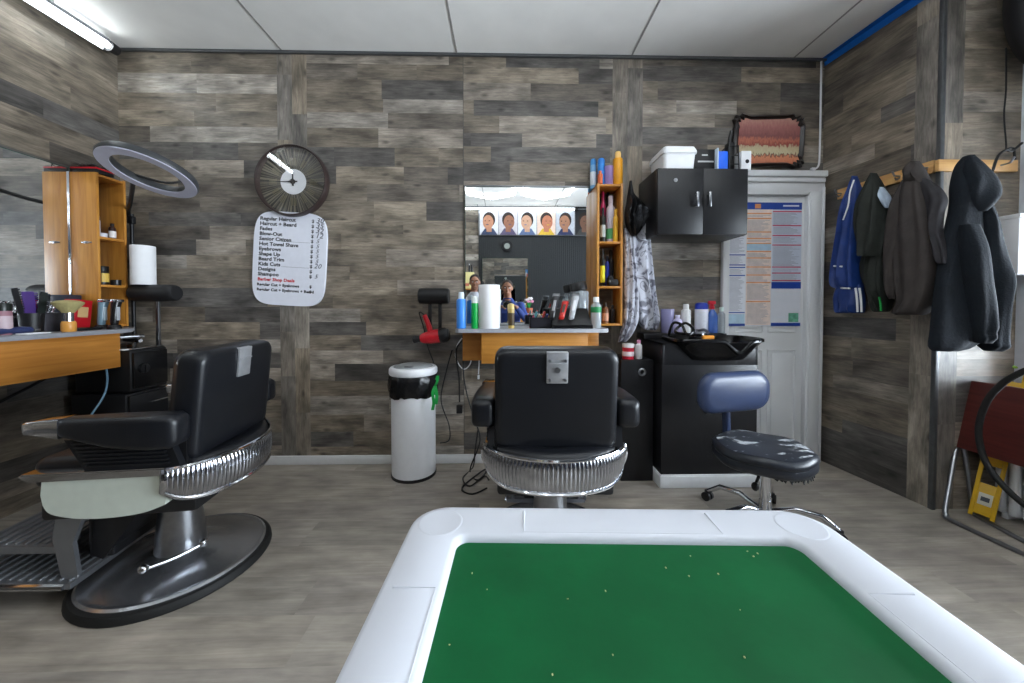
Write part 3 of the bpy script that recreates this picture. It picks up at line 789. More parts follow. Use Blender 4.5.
for k in range(5):
    a = math.radians(-24+72*k); c_, s_ = math.cos(a), math.sin(a)
    mb = MB(); mb.tube([(.03*c_,.03*s_,.085),(.12*c_,.12*s_,.115),(.22*c_,.22*s_,.105),(.285*c_,.285*s_,.055)],[.014,.0135,.013,.012],10); lg = t.part('leg', mb, m_chrome)
    cx_, cy_ = .29*c_, .29*s_
    mb = MB()
    for s in (-1,1): mb.cyl((cx_-s_*s*.006, cy_+c_*s*.006, .024),(cx_-s_*s*.022, cy_+c_*s*.022,.024),.024,seg=16)
    mb.box(cx_-.012,cx_+.012,cy_-.012,cy_+.012,.03,.058,.004); t.part('caster', mb, m_black, None, lg)
mb = MB(); mb.cyl((0,0,.06),(0,0,.14),.03,.026,20); mb.cyl((0,0,.14),(0,0,.36),.0245,seg=20); t.part('column', mb, m_chrome)
so = V((1.245,1.66,0))-bc; so = V((-.085,-.09,0))
mb = MB(); mb.smooth = 60
def sring(r, z, sq=1): 
    out = []
    for k in range(40):
        a = 2*PI*k/40
        out.append(V((so.x+r*.97*math.cos(a), so.y+r*.93*math.sin(a), z+ (.004*math.sin(5*a) if r>.18 else 0))))
    return out
mb.loft([sring(.15,.365), sring(.20,.368), sring(.213,.38), sring(.215,.395), sring(.212,.412)])
mb.loft([sring(.21,.410), sring(.217,.42), sring(.214,.436), sring(.195,.450), sring(.15,.456), sring(.06,.453), sring(.01,.452)])
st = t.part('seat', mb, M('black_seat_vinyl',(30,34,42),.36,var=.12))
mb = MB(); mb.loft([sring(.196,.4495), sring(.15,.4565), sring(.06,.4535), sring(.01,.4525)], cap=False); mb.shift((0,0,.0006)); t.part('worn_patch', mb, m_seat, 'rubbed cracked seat top', st)
mb = MB(); rr = random.Random(4); mb.smooth=20
for k in range(26):
    a = -1.9+k*.085+rr.uniform(-.03,.03); r_ = .197; p = V((so.x+r_*.97*math.cos(a), so.y+r_*.93*math.sin(a), .37))
    d_ = V((-math.sin(a), math.cos(a), 0))*.010
    mb.prism([p-d_, p+d_, p+d_*.3+V((0,0,-rr.uniform(.008,.026)))],(V((math.cos(a),math.sin(a),0))*.003))
t.part('torn_lining', mb, m_rubber, None, st)
mb = MB(); mb.box(so.x-.10,so.x+.10,so.y-.1,so.y+.1,.348,.368,.004); t.part('seat_plate', mb, m_black)
mb = MB(); mb.tube([(-.03,-.03,.355),(-.10,-.10,.325),(-.15,-.14,.285)],.006,8); mb.ball((-.155,-.145,.278),.016,.016,.02,10); t.part('height_lever', mb, m_black)
# backrest stem and pad, the pad facing the seat
pc = atY(731, 391, 1.86)-bc; fwd = V((.22,-.97,0)).normalized(); sd = V((fwd.y,-fwd.x,0))
mb = MB(); p0 = V((so.x-.02,so.y+.05,.357)); p1 = V((pc.x,pc.y,0))-fwd*.032
mb.tube([p0, p0*.35+V((p1.x,p1.y,.355))*.65, V((p1.x+.01,p1.y,.39)), V((p1.x+.004,p1.y,.47)), V((p1.x,p1.y,pc.z-.085))],[.018,.018,.02,.02,.02],10,sub=4); stem = t.part('back_stem', mb, m_stool)
mb = MB(); q_ = V((p1.x,p1.y,pc.z-.095)); R_ = Matrix((( sd.x, fwd.x, 0),(sd.y, fwd.y, 0),(0,0,1)))
mb.rbox(q_,(.13,.018,.016),.004,R_); mb.rbox(q_+V((0,0,.02)),(.055,.022,.05),.006,R_); t.part('bracket', mb, m_steel, None, stem)
mb = MB(); mb.cyl(q_+sd*.105+V((0,0,-.0)),q_+sd*.135+V((0,0,-.012)),.016,seg=12); mb.cyl(q_+sd*.06,q_+sd*.11,.006,seg=8); t.part('adjust_knob', mb, m_black, None, stem)
mb = MB(); mb.smooth = 60
def padring(d, w, h, r):
    out = []
    for x, z in rrect(w, h, r, 7):
        out.append(pc + sd*x*1.24 + fwd*(d+.35*x*x) + V((0,0,z*1.14)))
    return out
mb.loft([padring(-.022,.27,.10,.045), padring(-.02,.31,.145,.06), padring(-.008,.345,.178,.07), padring(.01,.355,.186,.072), padring(.028,.34,.17,.068), padring(.04,.28,.12,.05)])
t.part('backrest', mb, m_stool)

# ------------------------------------------------------------------ white bin
bnx = xat(414.5, 2.36, 450); BY = 2.345
t = Thing('trash_can', 'white round bin with a black bag overhanging its rim', 'bin', (bnx, BY, 0))
br = .139
mb = MB(); mb.lathe([(0,.004),(br,.004),(br,.012),(br+.001,.60),(br-.004,.64),(0,.64)], (bnx,BY,0), 40); t.part('body', mb, m_white)
mb = MB(); mb.lathe([(0,0),(br+.004,0),(br+.004,.016),(br,.018),(0,.018)], (bnx,BY,0), 40); t.part('base_ring', mb, m_black)
mb = MB(); mb.smooth = 70; rings = []
rr = random.Random(9)
for i,(r_, z) in enumerate(((br+.003,.662),(br+.012,.648),(br+.013,.62),(br+.017,.585),(br+.015,.55),(br+.012,.528),(br+.006,.522),(br+.002,.535))):
    rings.append([V((bnx+(r_+.005*math.sin(k*1.9+i*.8)*min(1,i/2)+rr.uniform(-.003,.003))*math.cos(2*PI*k/48), BY+(r_+.005*math.sin(k*1.9+i*.8)*min(1,i/2))*math.sin(2*PI*k/48), z+(.006*math.sin(k*.55)+rr.uniform(-.008,.008) if i>4 else 0))) for k in range(48)])
mb.loft(rings, cap=False); t.part('bin_bag', mb, M('black_bin_bag',(18,18,20),.22,bump=.5,scale=14,bscale=30), 'shiny black bag')
mb = MB(); mb.lathe([(br-.01,.655),(br+.010,.656),(br+.014,.665),(br+.013,.690),(br+.004,.702),(br-.012,.704),(br-.016,.700)], (bnx,BY,0), 44); lid = t.part('lid_ring', mb, m_white)
mb = MB(); mb.lathe([(br-.015,.700),(br-.02,.707),(.09,.716),(.04,.7195),(0,.72)], (bnx,BY,0), 44); t.part('flap', mb, M('grey_lid',(150,154,156),.3), 'grey lid flap', lid)
mb = MB(); mb.rbox((bnx-.005,BY-.10,.716),(.05,.02,.008),.003); t.part('push_button', mb, m_steel, None, lid)
m_green = M('green_plastic', (30,158,70), .4)
gx = xat(437, 2.28, 400)
mb = MB(); mb.smooth=60
def rib(pts, w): 
    pts = spline([V(p) for p in pts], 5); a = [p+V((w,0,0)) for p in pts]; b_ = [p-V((w,0,0)) for p in pts]
    mb.loft([[p+V((w,.001,0)), p+V((w,-.002,0)), p-V((w,.002,0)), p+V((-w,.001,0))] for p in pts])
gy = BY-.12
rib([(gx,gy-.0,.60),(gx+.014,gy-.012,.63),(gx+.018,gy-.01,.665),(gx+.008,gy-.006,.64)],.008)
rib([(gx,gy-.004,.60),(gx-.012,gy-.018,.56),(gx-.006,gy-.02,.50),(gx-.014,gy-.02,.455)],.009)
rib([(gx,gy-.006,.60),(gx+.012,gy-.016,.54),(gx+.006,gy-.018,.49)],.010)
t.part('tie_strip', mb, m_green, 'green tie hanging from the bag')

# ------------------------------------------------------------------ hair dryer holders and dryers
m_holder = M('matte_black_holder', (26,26,28), .5)
hy = 2.40; a_ = atY(419, 296, hy); b_ = atY(449, 296, hy)
t = Thing('dryer_holder', 'black dryer holder on the wall above the white bin', 'dryer holder', ((a_.x+b_.x)/2, hy, a_.z))
mb = MB(); mb.lathe([(0,0),(.044,.0),(.05,.006),(.052,.03),(.052,(b_.x-a_.x)-.03),(.05,(b_.x-a_.x)-.006),(.044,(b_.x-a_.x)),(0,(b_.x-a_.x))], (a_.x, hy, a_.z), 24, rot=rotY(PI/2)); t.part('barrel', mb, m_holder)
for px in (430, 440):
    x = xat(px, hy, 310); mb = MB(); mb.box(x-.011,x+.011,hy-.006,hy+.006,zat(330,hy),a_.z-.03,.002); t.part('arm', mb, m_holder)
mb = MB(); mb.box((a_.x+b_.x)/2-.05,(a_.x+b_.x)/2+.05,hy+.02,2.499,a_.z-.03,a_.z+.03,.004); t.part('wall_plate', mb, m_holder)
dy_ = 2.36; n0, n1 = atY(413,340,dy_), atY(444,335,dy_)
t = Thing('hair_dryer', 'red and black hair dryer hanging over the white bin', 'hair dryer', (n1.x, dy_, n1.z-.05))
ax_ = (n1-n0); Ln = ax_.length; ax_.normalize(); up_ = V((-ax_.z,0,ax_.x))
def alongring(d, r, c0=n0): return [c0+ax_*d+up_*(r*math.cos(2*PI*k/20))+V((0,r*math.sin(2*PI*k/20),0)) for k in range(20)]
mb = MB(); mb.loft([alongring(.05,.024),alongring(.07,.034),alongring(.11,.042),alongring(.16,.046),alongring(.175,.046)]); bd = t.part('body', mb, m_red, 'red barrel')
mb = MB(); mb.loft([alongring(.0,.020),alongring(.004,.026),alongring(.045,.022),alongring(.055,.026)]); t.part('nozzle', mb, m_black, 'black nozzle', bd)
mb = MB(); mb.loft([alongring(.172,.044),alongring(.185,.050),alongring(.22,.048),alongring(.24,.034),alongring(.243,.01)]); t.part('motor_cap', mb, m_black, 'black rear cap', bd)
h0 = n0+ax_*.12; mb = MB(); mb.tube([h0+up_*.03,h0+up_*.08-ax_*.004,h0+up_*.15-ax_*.02],[.019,.017,.0145],12,sub=3); t.part('handle', mb, m_red)
mb = MB(); mb.tube([h0+up_*.15-ax_*.02, h0+up_*.17-ax_*.05, h0+V((-.06,.05,.06)), h0+V((-.04,.09,-.08)), h0+V((.0,.1,-.2)), h0+V((.02,.11,-.35))], .004, 6, sub=5); t.part('cord', mb, m_black)
hy = 2.385; a_ = atY(133, 293, hy); b_ = atY(177, 293, hy)
t = Thing('dryer_holder', 'black dryer holder on a metal post beside the left shelf tower', 'dryer holder', ((a_.x+b_.x)/2, hy, .83))
L_ = b_.x-a_.x
mb = MB(); mb.lathe([(0,0),(.044,.0),(.05,.006),(.055,.03),(.055,L_-.03),(.05,L_-.006),(.044,L_),(0,L_)], (a_.x, hy, a_.z), 24, rot=rotY(PI/2)); t.part('barrel', mb, m_holder)
x = xat(158, hy, 310); mb = MB(); mb.box(x-.010,x+.010,hy-.008,hy+.008,.832,a_.z-.04,.002); t.part('post', mb, m_steel)
mb = MB(); mb.box(x-.05,x+.022,hy-.05,hy+.015,.831,.840,.003); t.part('foot', mb, m_steel)
HOLD = a_.z+.053; HOLDY = hy

# ------------------------------------------------------------------ door with frame and notice
dx0, dx1 = xat(727, 2.49, 300), xat(802.5, 2.49, 300); ox1 = xat(821.5, 2.47, 300)
dzt = zat(195, 2.47, 770); ctop = zat(171, 2.45, 770)
door = None
mb = MB(); mb.box(dx0, dx1, 2.485, 2.498, .005, dzt, .002)
door = struct('door_1', mb, m_paint, 'white panelled door on the back wall')
dw = dx1-dx0
for k,(fx0,fx1,fz0,fz1) in enumerate(((.10,.46,.08,.42),(.54,.90,.08,.42),(.10,.46,.49,.545),(.54,.90,.49,.545),(.10,.46,.60,.93),(.54,.90,.60,.93))):
    mb = MB(); a_, b_, c_, d_ = dx0+fx0*dw, dx0+fx1*dw, fz0*dzt, fz1*dzt
    mb.tube([(a_,2.4845,c_),(b_,2.4845,c_),(b_,2.4845,d_),(a_,2.4845,d_)],.006,6,closed=True); mb.box(a_+.025,b_-.025,2.479,2.486,c_+.025,d_-.025,.004)
    struct('door_panel', mb, m_paint, parent=door)
mb = MB()
mb.box(dx1, ox1, 2.455, 2.4985, 0, dzt+.02, .004); mb.box(dx1+.012, ox1-.03, 2.447, 2.46, 0, dzt+.02, .003); mb.box(ox1-.022, ox1-.006, 2.445, 2.46, 0, dzt+.05, .003)
mb.box(dx0-.045, dx0, 2.465, 2.4985, 0, dzt+.02, .004)
mb.box(dx0-.06, ox1, 2.455, 2.4985, dzt, ctop-.04, .004); mb.box(dx0-.07, ox1-.008, 2.44, 2.4985, ctop-.075, ctop-.045, .004); mb.box(dx0-.08, ox1-.006, 2.425, 2.4985, ctop-.042, ctop, .006)
struct('trim_10', mb, m_paint, 'white moulded frame around the door')
# notice sheet: three printed columns
nmats = [M('notice_paper',(226,228,236),.35,var=.02), M('notice_blue',(36,72,160),.4), M('notice_orange',(226,150,96),.4), M('notice_red',(196,60,96),.4), M('notice_pale',(205,212,226),.4,var=.03,scale=60), M('notice_tint',(178,206,224),.4), M('notice_green',(110,180,150),.5,var=.4,scale=30), M('notice_text',(150,152,164),.5), M('notice_peach',(232,214,204),.4)]
nY = 2.4775; mb = MB(); P = lambda px,py,o=0: atY(px,py,nY-o)
def nq(x0,y0,x1,y1,mi,o=.0007):
    mb.mi = mi; z0_, z1_ = zat(y1,nY,770), zat(y0,nY,770)
    mb.add([V((xat(x0,nY,265),nY-o,z0_)),V((xat(x1,nY,265),nY-o,z0_)),V((xat(x1,nY,265),nY-o,z1_)),V((xat(x0,nY,265),nY-o,z1_))],[(0,1,2,3)])
xl_, xr_ = xat(728.5,nY,265), xat(801,nY,265)
mb.mi = 0; mb.box(xl_, xr_, nY, nY+.001, zat(326,nY,770), zat(202.5,nY,770))
nq(728.5,202.5,801,209.5,1)
nq(728.5,209.5,745.5,325,0); nq(746,209.5,771,325,8); nq(771.5,209.5,801,325,4)
rt = random.Random(12)
def lines(x0,x1,y0,y1):
    y = y0
    while y < y1: nq(x0,y,x0+(x1-x0)*rt.uniform(.6,1),y+.35,7,.0014); y += 1.1
for (a_, b_, ys, mi) in ((728.5,745.5,(215,234,254.5,264.5,267,275,312),1),(746,771,(213,218,231.5,238,243,251,257.5,266.5,274.5,282,301),2),(771.5,801,(211,225,235,244.5,266.5,272.5,280),3)):
    for k,y in enumerate(ys):
        e_ = ys[k+1] if k+1 < len(ys) else 324
        nq(a_+.4,y,b_-.3,y+1.1,mi,.0012)
        lines(a_+1.2,b_-1.2,y+2.2,e_-.8)
nq(746.4,244,770.8,250.5,5,.0016); nq(728.8,314,745,324.5,5,.0016)
nq(771.5,282,801,288.5,1,.0018); nq(771.6,289,800.8,324,0,.0016); lines(773,799,291,316); nq(789,313,799,322,6,.002); nq(771.5,322.8,801,326,1,.0018); nq(728.5,323.5,745.5,326,1,.0018)
nq(754,204,760,208.5,2,.0016); nq(782,205,798,206.6,0,.0016)
mb.smooth = 1
single('notice_poster', mb, nmats, 'laminated notice sheet with blue headings taped to the white door', 'poster')

# cord with plug at the door's upper right
mb = MB(); cx_ = xat(821, 2.485, 100)
t = Thing('power_cord', 'white cord running down the corner to a plug over the door', 'cord', (cx_, 2.485, ctop))
mb.tube([(cx_,2.488,ZC-.02),(cx_+.001,2.488,2.4),(cx_-.001,2.488,zat(155,2.488)),(cx_-.012,2.486,zat(164,2.488)),(cx_-.04,2.484,zat(167,2.488))],.006,8,sub=4); t.part('cable', mb, m_white)
mb = MB(); mb.rbox((cx_-.05,2.484,zat(167,2.488)),(.03,.022,.02),.005); t.part('plug', mb, m_white)

# ------------------------------------------------------------------ clock, price board, picture
ck = atY(289.5, 179.5, 2.44); R0 = 35*2.44/360*1.01
t = Thing('wall_clock', 'large round clock with a brown rim above the price board', 'clock', (ck.x, 2.47, ck.z-R0))
ry = rotX(PI/2)
m_rim = M('brown_clock_rim', (54,42,40), .35)
mb = MB(); mb.lathe([(R0-.015,.0),(R0-.002,.0),(R0,.02),(R0-.003,.052),(R0-.006,.058),(R0-.011,.058),(R0-.015,.05)], (ck.x,2.498,ck.z), 60, rot=ry, ring=True); t.part('rim', mb, m_rim)
m_dial, nt, b = newmat('sunburst_dial'); L = nt.links.new
tc = node(nt,'ShaderNodeTexCoord'); sp = node(nt,'ShaderNodeSeparateXYZ'); L(tc.outputs['Object'],sp.inputs[0])
at2 = node(nt,'ShaderNodeMath',operation='ARCTAN2'); L(sp.outputs['Z'],at2.inputs[0]); L(sp.outputs['X'],at2.inputs[1])
ml = node(nt,'ShaderNodeMath',operation='MULTIPLY'); ml.inputs[1].default_value = 14; L(at2.outputs[0],ml.inputs[0])
n1_ = node(nt,'ShaderNodeTexNoise',noise_dimensions='1D'); n1_.inputs['Scale'].default_value=1; n1_.inputs['Detail'].default_value=3; L(ml.outputs[0],n1_.inputs['W'])
rp = node(nt,'ShaderNodeValToRGB'); rp.color_ramp.elements[0].position=.42; rp.color_ramp.elements[0].color=rgb((40,38,36)); rp.color_ramp.elements[1].position=.62; rp.color_ramp.elements[1].color=rgb((120,114,98)); L(n1_.outputs['Fac'],rp.inputs[0]); L(rp.outputs[0],b.inputs['Base Color']); b.inputs['Roughness'].default_value=.5
mb = MB(); mb.lathe([(R0-.013,.006),(R0-.013,.012),(0,.012)], (ck.x,2.498,ck.z), 60, rot=ry); mb.shift((-ck.x,0,-ck.z)); 
do = obj('dial', mb, m_dial, t.o); do.location = (0,-2.47,R0)
mb = MB(); mb.lathe([(.085,.012),(.085,.016),(0,.016)], (ck.x,2.498,ck.z), 40, rot=ry); t.part('dial_centre', mb, m_white, 'white disc')
mb = MB()
for k in range(12):
    a = PI/2-k*PI/6; d_ = V((math.cos(a),0,math.sin(a))); s_ = V((-d_.z,0,d_.x))
    for w in ((-.011,0,.011) if k%3 else (-.016,-.005,.005,.016)):
        c_ = V((ck.x,2.484,ck.z))+d_*.135+s_*w; mb.prism([c_-s_*.0022-d_*.026, c_+s_*.0022-d_*.026, c_+s_*.0022+d_*.026, c_-s_*.0022+d_*.026],(0,-.002,0))
t.part('numeral_marks', mb, M('brass_marks',(116,108,84),.4), 'pale bar marks')
hands = []
for nm, a, ln, w in (('hour_hand', math.radians(91), .07, .006), ('minute_hand', math.radians(181), .115, .0045)):
    d_ = V((math.cos(a),0,math.sin(a))); s_ = V((-d_.z,0,d_.x)); c_ = V((ck.x,2.478,ck.z))
    mb = MB(); mb.prism([c_-s_*w-d_*.03, c_+s_*w-d_*.03, c_+s_*w*.4+d_*ln, c_-s_*w*.4+d_*ln],(0,-.0015,0)); t.part(nm, mb, m_black)
mb = MB(); mb.lathe([(.016,.017),(.016,.026),(0,.028)], (ck.x,2.498,ck.z), 20, rot=ry); t.part('hub', mb, m_black)
mb = MB(); mb.lathe([(R0-.012,.048),(0,.050)], (ck.x,2.498,ck.z), 60, rot=ry)
m_cglass, nt, b = newmat('clock_glass'); tr = node(nt,'ShaderNodeBsdfTransparent'); gl = node(nt,'ShaderNodeBsdfGlossy'); gl.inputs['Roughness'].default_value=.02; mxs = node(nt,'ShaderNodeMixShader'); mxs.inputs[0].default_value=.12
nt.links.new(tr.outputs[0],mxs.inputs[1]); nt.links.new(gl.outputs[0],mxs.inputs[2]); nt.links.new(mxs.outputs[0],nt.nodes['Material Output'].inputs['Surface'])
t.part('glass', mb, m_cglass)

# price board (bulging rounded sheet, hung a little askew)
sY = 2.482; pxs = 2.482/360
sc0 = atY(289.5, 259, sY); tilt = math.radians(-3.2)
def SB(u, v, o=0):
    x = u*math.cos(tilt)-v*math.sin(tilt); z = u*math.sin(tilt)+v*math.cos(tilt)
    return V((sc0.x+x, sY-o, sc0.z+z))
hw_, hh_ = 35.5*pxs, 46*pxs
outl = []
for k in range(72):
    a = 2*PI*k/72; ca, sa = math.cos(a), math.sin(a); ex = 2/5.0
    outl.append((hw_*math.copysign(abs(ca)**ex,ca), hh_*math.copysign(abs(sa)**ex,sa)))
t = Thing('price_board', 'white rounded price list below the round clock', 'sign', (sc0.x, sY, sc0.z-hh_))
mb = MB(); mb.prism([SB(u,v,0) for u,v in outl],(0,.018,0)); t.part('board', mb, M('white_board',(228,230,240),.35,var=.02))
mb = MB(); 
items = ['Regular Haircut','Haircut + Beard','Fades','Blow-Out','Senior Citizen','Hot Towel Shave','Eyebrows','Shape Up','Beard Trim','Kids Cuts','Designs','Shampoo']
lh = 4.95*pxs; ts = 4.6*pxs; vtop = hh_-9.2*pxs
fnT = lambda u0,v0: (lambda x,y: SB(u0+x*1.12, v0+y, .0012))
for k,s in enumerate(items):
    v = vtop-k*lh; text_into(mb, s, ts*1.05, fnT(-hw_+5.5*pxs, v), bold=.0009)
    text_into(mb, '$', ts*.95, fnT(hw_-15.5*pxs, v), bold=.0006)
mb.mi = 1; text_into(mb, 'Barber Shop Deals', ts*.92, fnT(-hw_+5.5*pxs, vtop-12*lh), bold=.0009)
mb.mi = 0
for k,s in enumerate(('Regular Cut + Eyebrows','Regular Cut + Eyebrows + Beard')):
    text_into(mb, s, ts*.80, fnT(-hw_+5*pxs, vtop-(13+k)*lh), bold=.0008); text_into(mb, '$', ts*.85, fnT(hw_-15*pxs+(0), vtop-(13+k)*lh), bold=.0006)
mb.mi = 2; 
for k,s in enumerate(('30','35','32','12')): text_into(mb, s, ts*1.5, fnT(hw_-11.5*pxs, vtop-k*lh), shear=.25, bold=.0003)
text_into(mb, '20', ts*1.4, fnT(hw_-11.5*pxs, vtop-9*lh), shear=.25)
for k in (4,5,6,7,8,11): text_into(mb, '5', ts*1.2, fnT(hw_-10.5*pxs, vtop-k*lh), shear=.3)
for k in range(14): mb.poly([SB(-hw_+28*pxs, vtop-k*lh-.002, .0009), SB(hw_-16*pxs, vtop-k*lh-.002, .0009), SB(hw_-16*pxs, vtop-k*lh-.0008, .0009), SB(-hw_+28*pxs, vtop-k*lh-.0008, .0009)]) if k in (4,9) else None
mb.smooth = 1
t.part('lettering', mb, [M('black_print',(28,28,34),.6), M('red_print',(214,40,50),.6), M('pen_marks',(70,72,84),.6)], 'black and red printed prices')

# picture: dark scalloped frame, warm faded print of a hall (generic)
pY = 2.478; pc_ = atY(769, 141, pY); phw, phh = 35.5*pY/360, 26*pY/360
t = Thing('framed_picture', 'faded reddish picture in a dark scalloped frame above the door', 'picture', (pc_.x, pY, pc_.z-phh))
outer, inner = [], []
for k in range(120):
    a = 2*PI*k/120; ca, sa = math.cos(a), math.sin(a); ex = 2/9
    w_ = .009*math.sin(14*a+.6)
    sx_, sz_ = math.copysign(abs(ca)**ex,ca), math.copysign(abs(sa)**ex,sa)
    outer.append((sx_*(phw+w_), sz_*(phh+w_))); inner.append((sx_*(phw-.032+w_*.8), sz_*(phh-.026+w_*.8)))
ft_ = lambda pts, y: [V((pc_.x+u, y, pc_.z+v)) for u,v in pts]
mb = MB(); mb.smooth = 50; mid = [((a_[0]+b_[0])/2,(a_[1]+b_[1])/2) for a_,b_ in zip(outer,inner)]
mb.loft([ft_(outer,2.498), ft_(outer,pY-.004), ft_(mid,pY-.014), ft_(inner,pY-.002), ft_(inner,2.49)], cap=False); t.part('frame', mb, M('dark_brown_frame',(30,22,20),.3))
m_print, nt, b = newmat('faded_print'); L = nt.links.new
tc = node(nt,'ShaderNodeTexCoord'); sp = node(nt,'ShaderNodeSeparateXYZ'); L(tc.outputs['Generated'],sp.inputs[0])
nz = node(nt,'ShaderNodeTexNoise'); nz.inputs['Scale'].default_value=9; nz.inputs['Detail'].default_value=6
mp = node(nt,'ShaderNodeMapping'); mp.inputs['Scale'].default_value=(3.4,1,.9); L(tc.outputs['Generated'],mp.inputs[0]); L(mp.outputs[0],nz.inputs['Vector'])
mr = node(nt,'ShaderNodeMapRange'); mr.inputs['To Min'].default_value=-.17; mr.inputs['To Max'].default_value=.17; L(nz.outputs['Fac'],mr.inputs[0])
ad = node(nt,'ShaderNodeMath',operation='ADD'); L(sp.outputs['Z'],ad.inputs[0]); L(mr.outputs[0],ad.inputs[1])
rp = node(nt,'ShaderNodeValToRGB'); cr = rp.color_ramp
cr.elements[0].position=0; cr.elements[0].color=rgb((196,120,92)); cr.elements[1].position=1; cr.elements[1].color=rgb((190,146,130))
for p_,c_ in ((.16,(214,140,104)),(.20,(104,66,62)),(.24,(206,196,160)),(.38,(198,180,146)),(.42,(150,70,64)),(.52,(196,120,96)),(.60,(134,84,84)),(.8,(168,108,104))):
    e_ = cr.elements.new(p_); e_.color = rgb(c_)
L(ad.outputs[0],rp.inputs[0]); L(rp.outputs[0],b.inputs['Base Color']); b.inputs['Roughness'].default_value=.3
mb = MB(); mb.prism(ft_(inner,pY+.002),(0,.01,0)); t.part('print', mb, m_print, 'faded reddish print')

# ------------------------------------------------------------------ ring light
rc = atY(149, 174, 2.02); R1 = .208
t = Thing('ring_light', 'tilted ring light hanging above the left shelf tower', 'ring light', (rc.x, rc.y, rc.z))
tiltm = Matrix.Rotation(math.radians(5),3,'Y') @ Matrix.Rotation(math.radians(-19),3,'X')
RING = (tiltm, R1)
mb = MB(); mb.smooth=50; mb.lathe([(R1,.0),(R1+.004,.014),(R1-.004,.034),(R1-.08,.036),(R1-.088,.02),(R1-.086,.0)], rc, 72, rot=tiltm)
mb2 = MB(); 
def ringloft(prof, mbx):
    rings = [[rc+tiltm @ V((r*math.cos(2*PI*k/72), r*math.sin(2*PI*k/72), z)) for k in range(72)] for r, z in prof]
    mbx.loft(rings, cap=False, closed=True)
mb = MB(); mb.smooth=50; ringloft([(R1,.0),(R1+.004,.014),(R1-.004,.034),(R1-.054,.036),(R1-.060,.02),(R1-.058,.0)], mb)
t.part('housing', mb, M('dark_ring_housing',(58,60,62),.4))
mb = MB(); ringloft([(R1-.002,-.001),(R1-.002,-.006),(R1-.056,-.006),(R1-.056,-.001)], mb); t.part('diffuser', mb, M('ring_diffuser',(186,186,202),.45,var=.02), 'pale grey diffuser ring')
a_ = rc+tiltm@V((R1-.05,-.02,.0)); c0 = rc+tiltm@V((-.14,R1-.17,.03)); 
mb = MB(); mb.tube([rc+tiltm@V((-R1+.06,.06,.03)), rc+tiltm@V((.0,.10,.02)), rc+tiltm@V((R1-.06,.07,.03))], .007, 8, sub=4); t.part('cross_bar', mb, m_black)
pxp = -2.495
mb = MB(); q0 = rc+tiltm@V((-.155,.07,.02)); pst = V((pxp+.035, 2.44, 0))
mb.tube([q0, q0.lerp(V((pst.x,2.42,1.70)),.5)+V((0,0,-.02)), V((pst.x,2.42,1.70)), V((pst.x,2.44,1.62))], .011, 8, sub=4); t.part('arm', mb, m_black)
mb = MB(); mb.tube([V((pst.x,2.44,1.70)), V((pst.x,2.44,.0))], .011, 10); t.part('pole', mb, m_black)
mb = MB(); mb.rbox((pst.x,2.44,1.66),(.035,.03,.05),.006); t.part('clamp', mb, m_black)
mb = MB(); mb.cyl((pst.x,2.455,0),(pst.x,2.455,.012),.035,.032,20); t.part('stand_foot', mb, m_black)

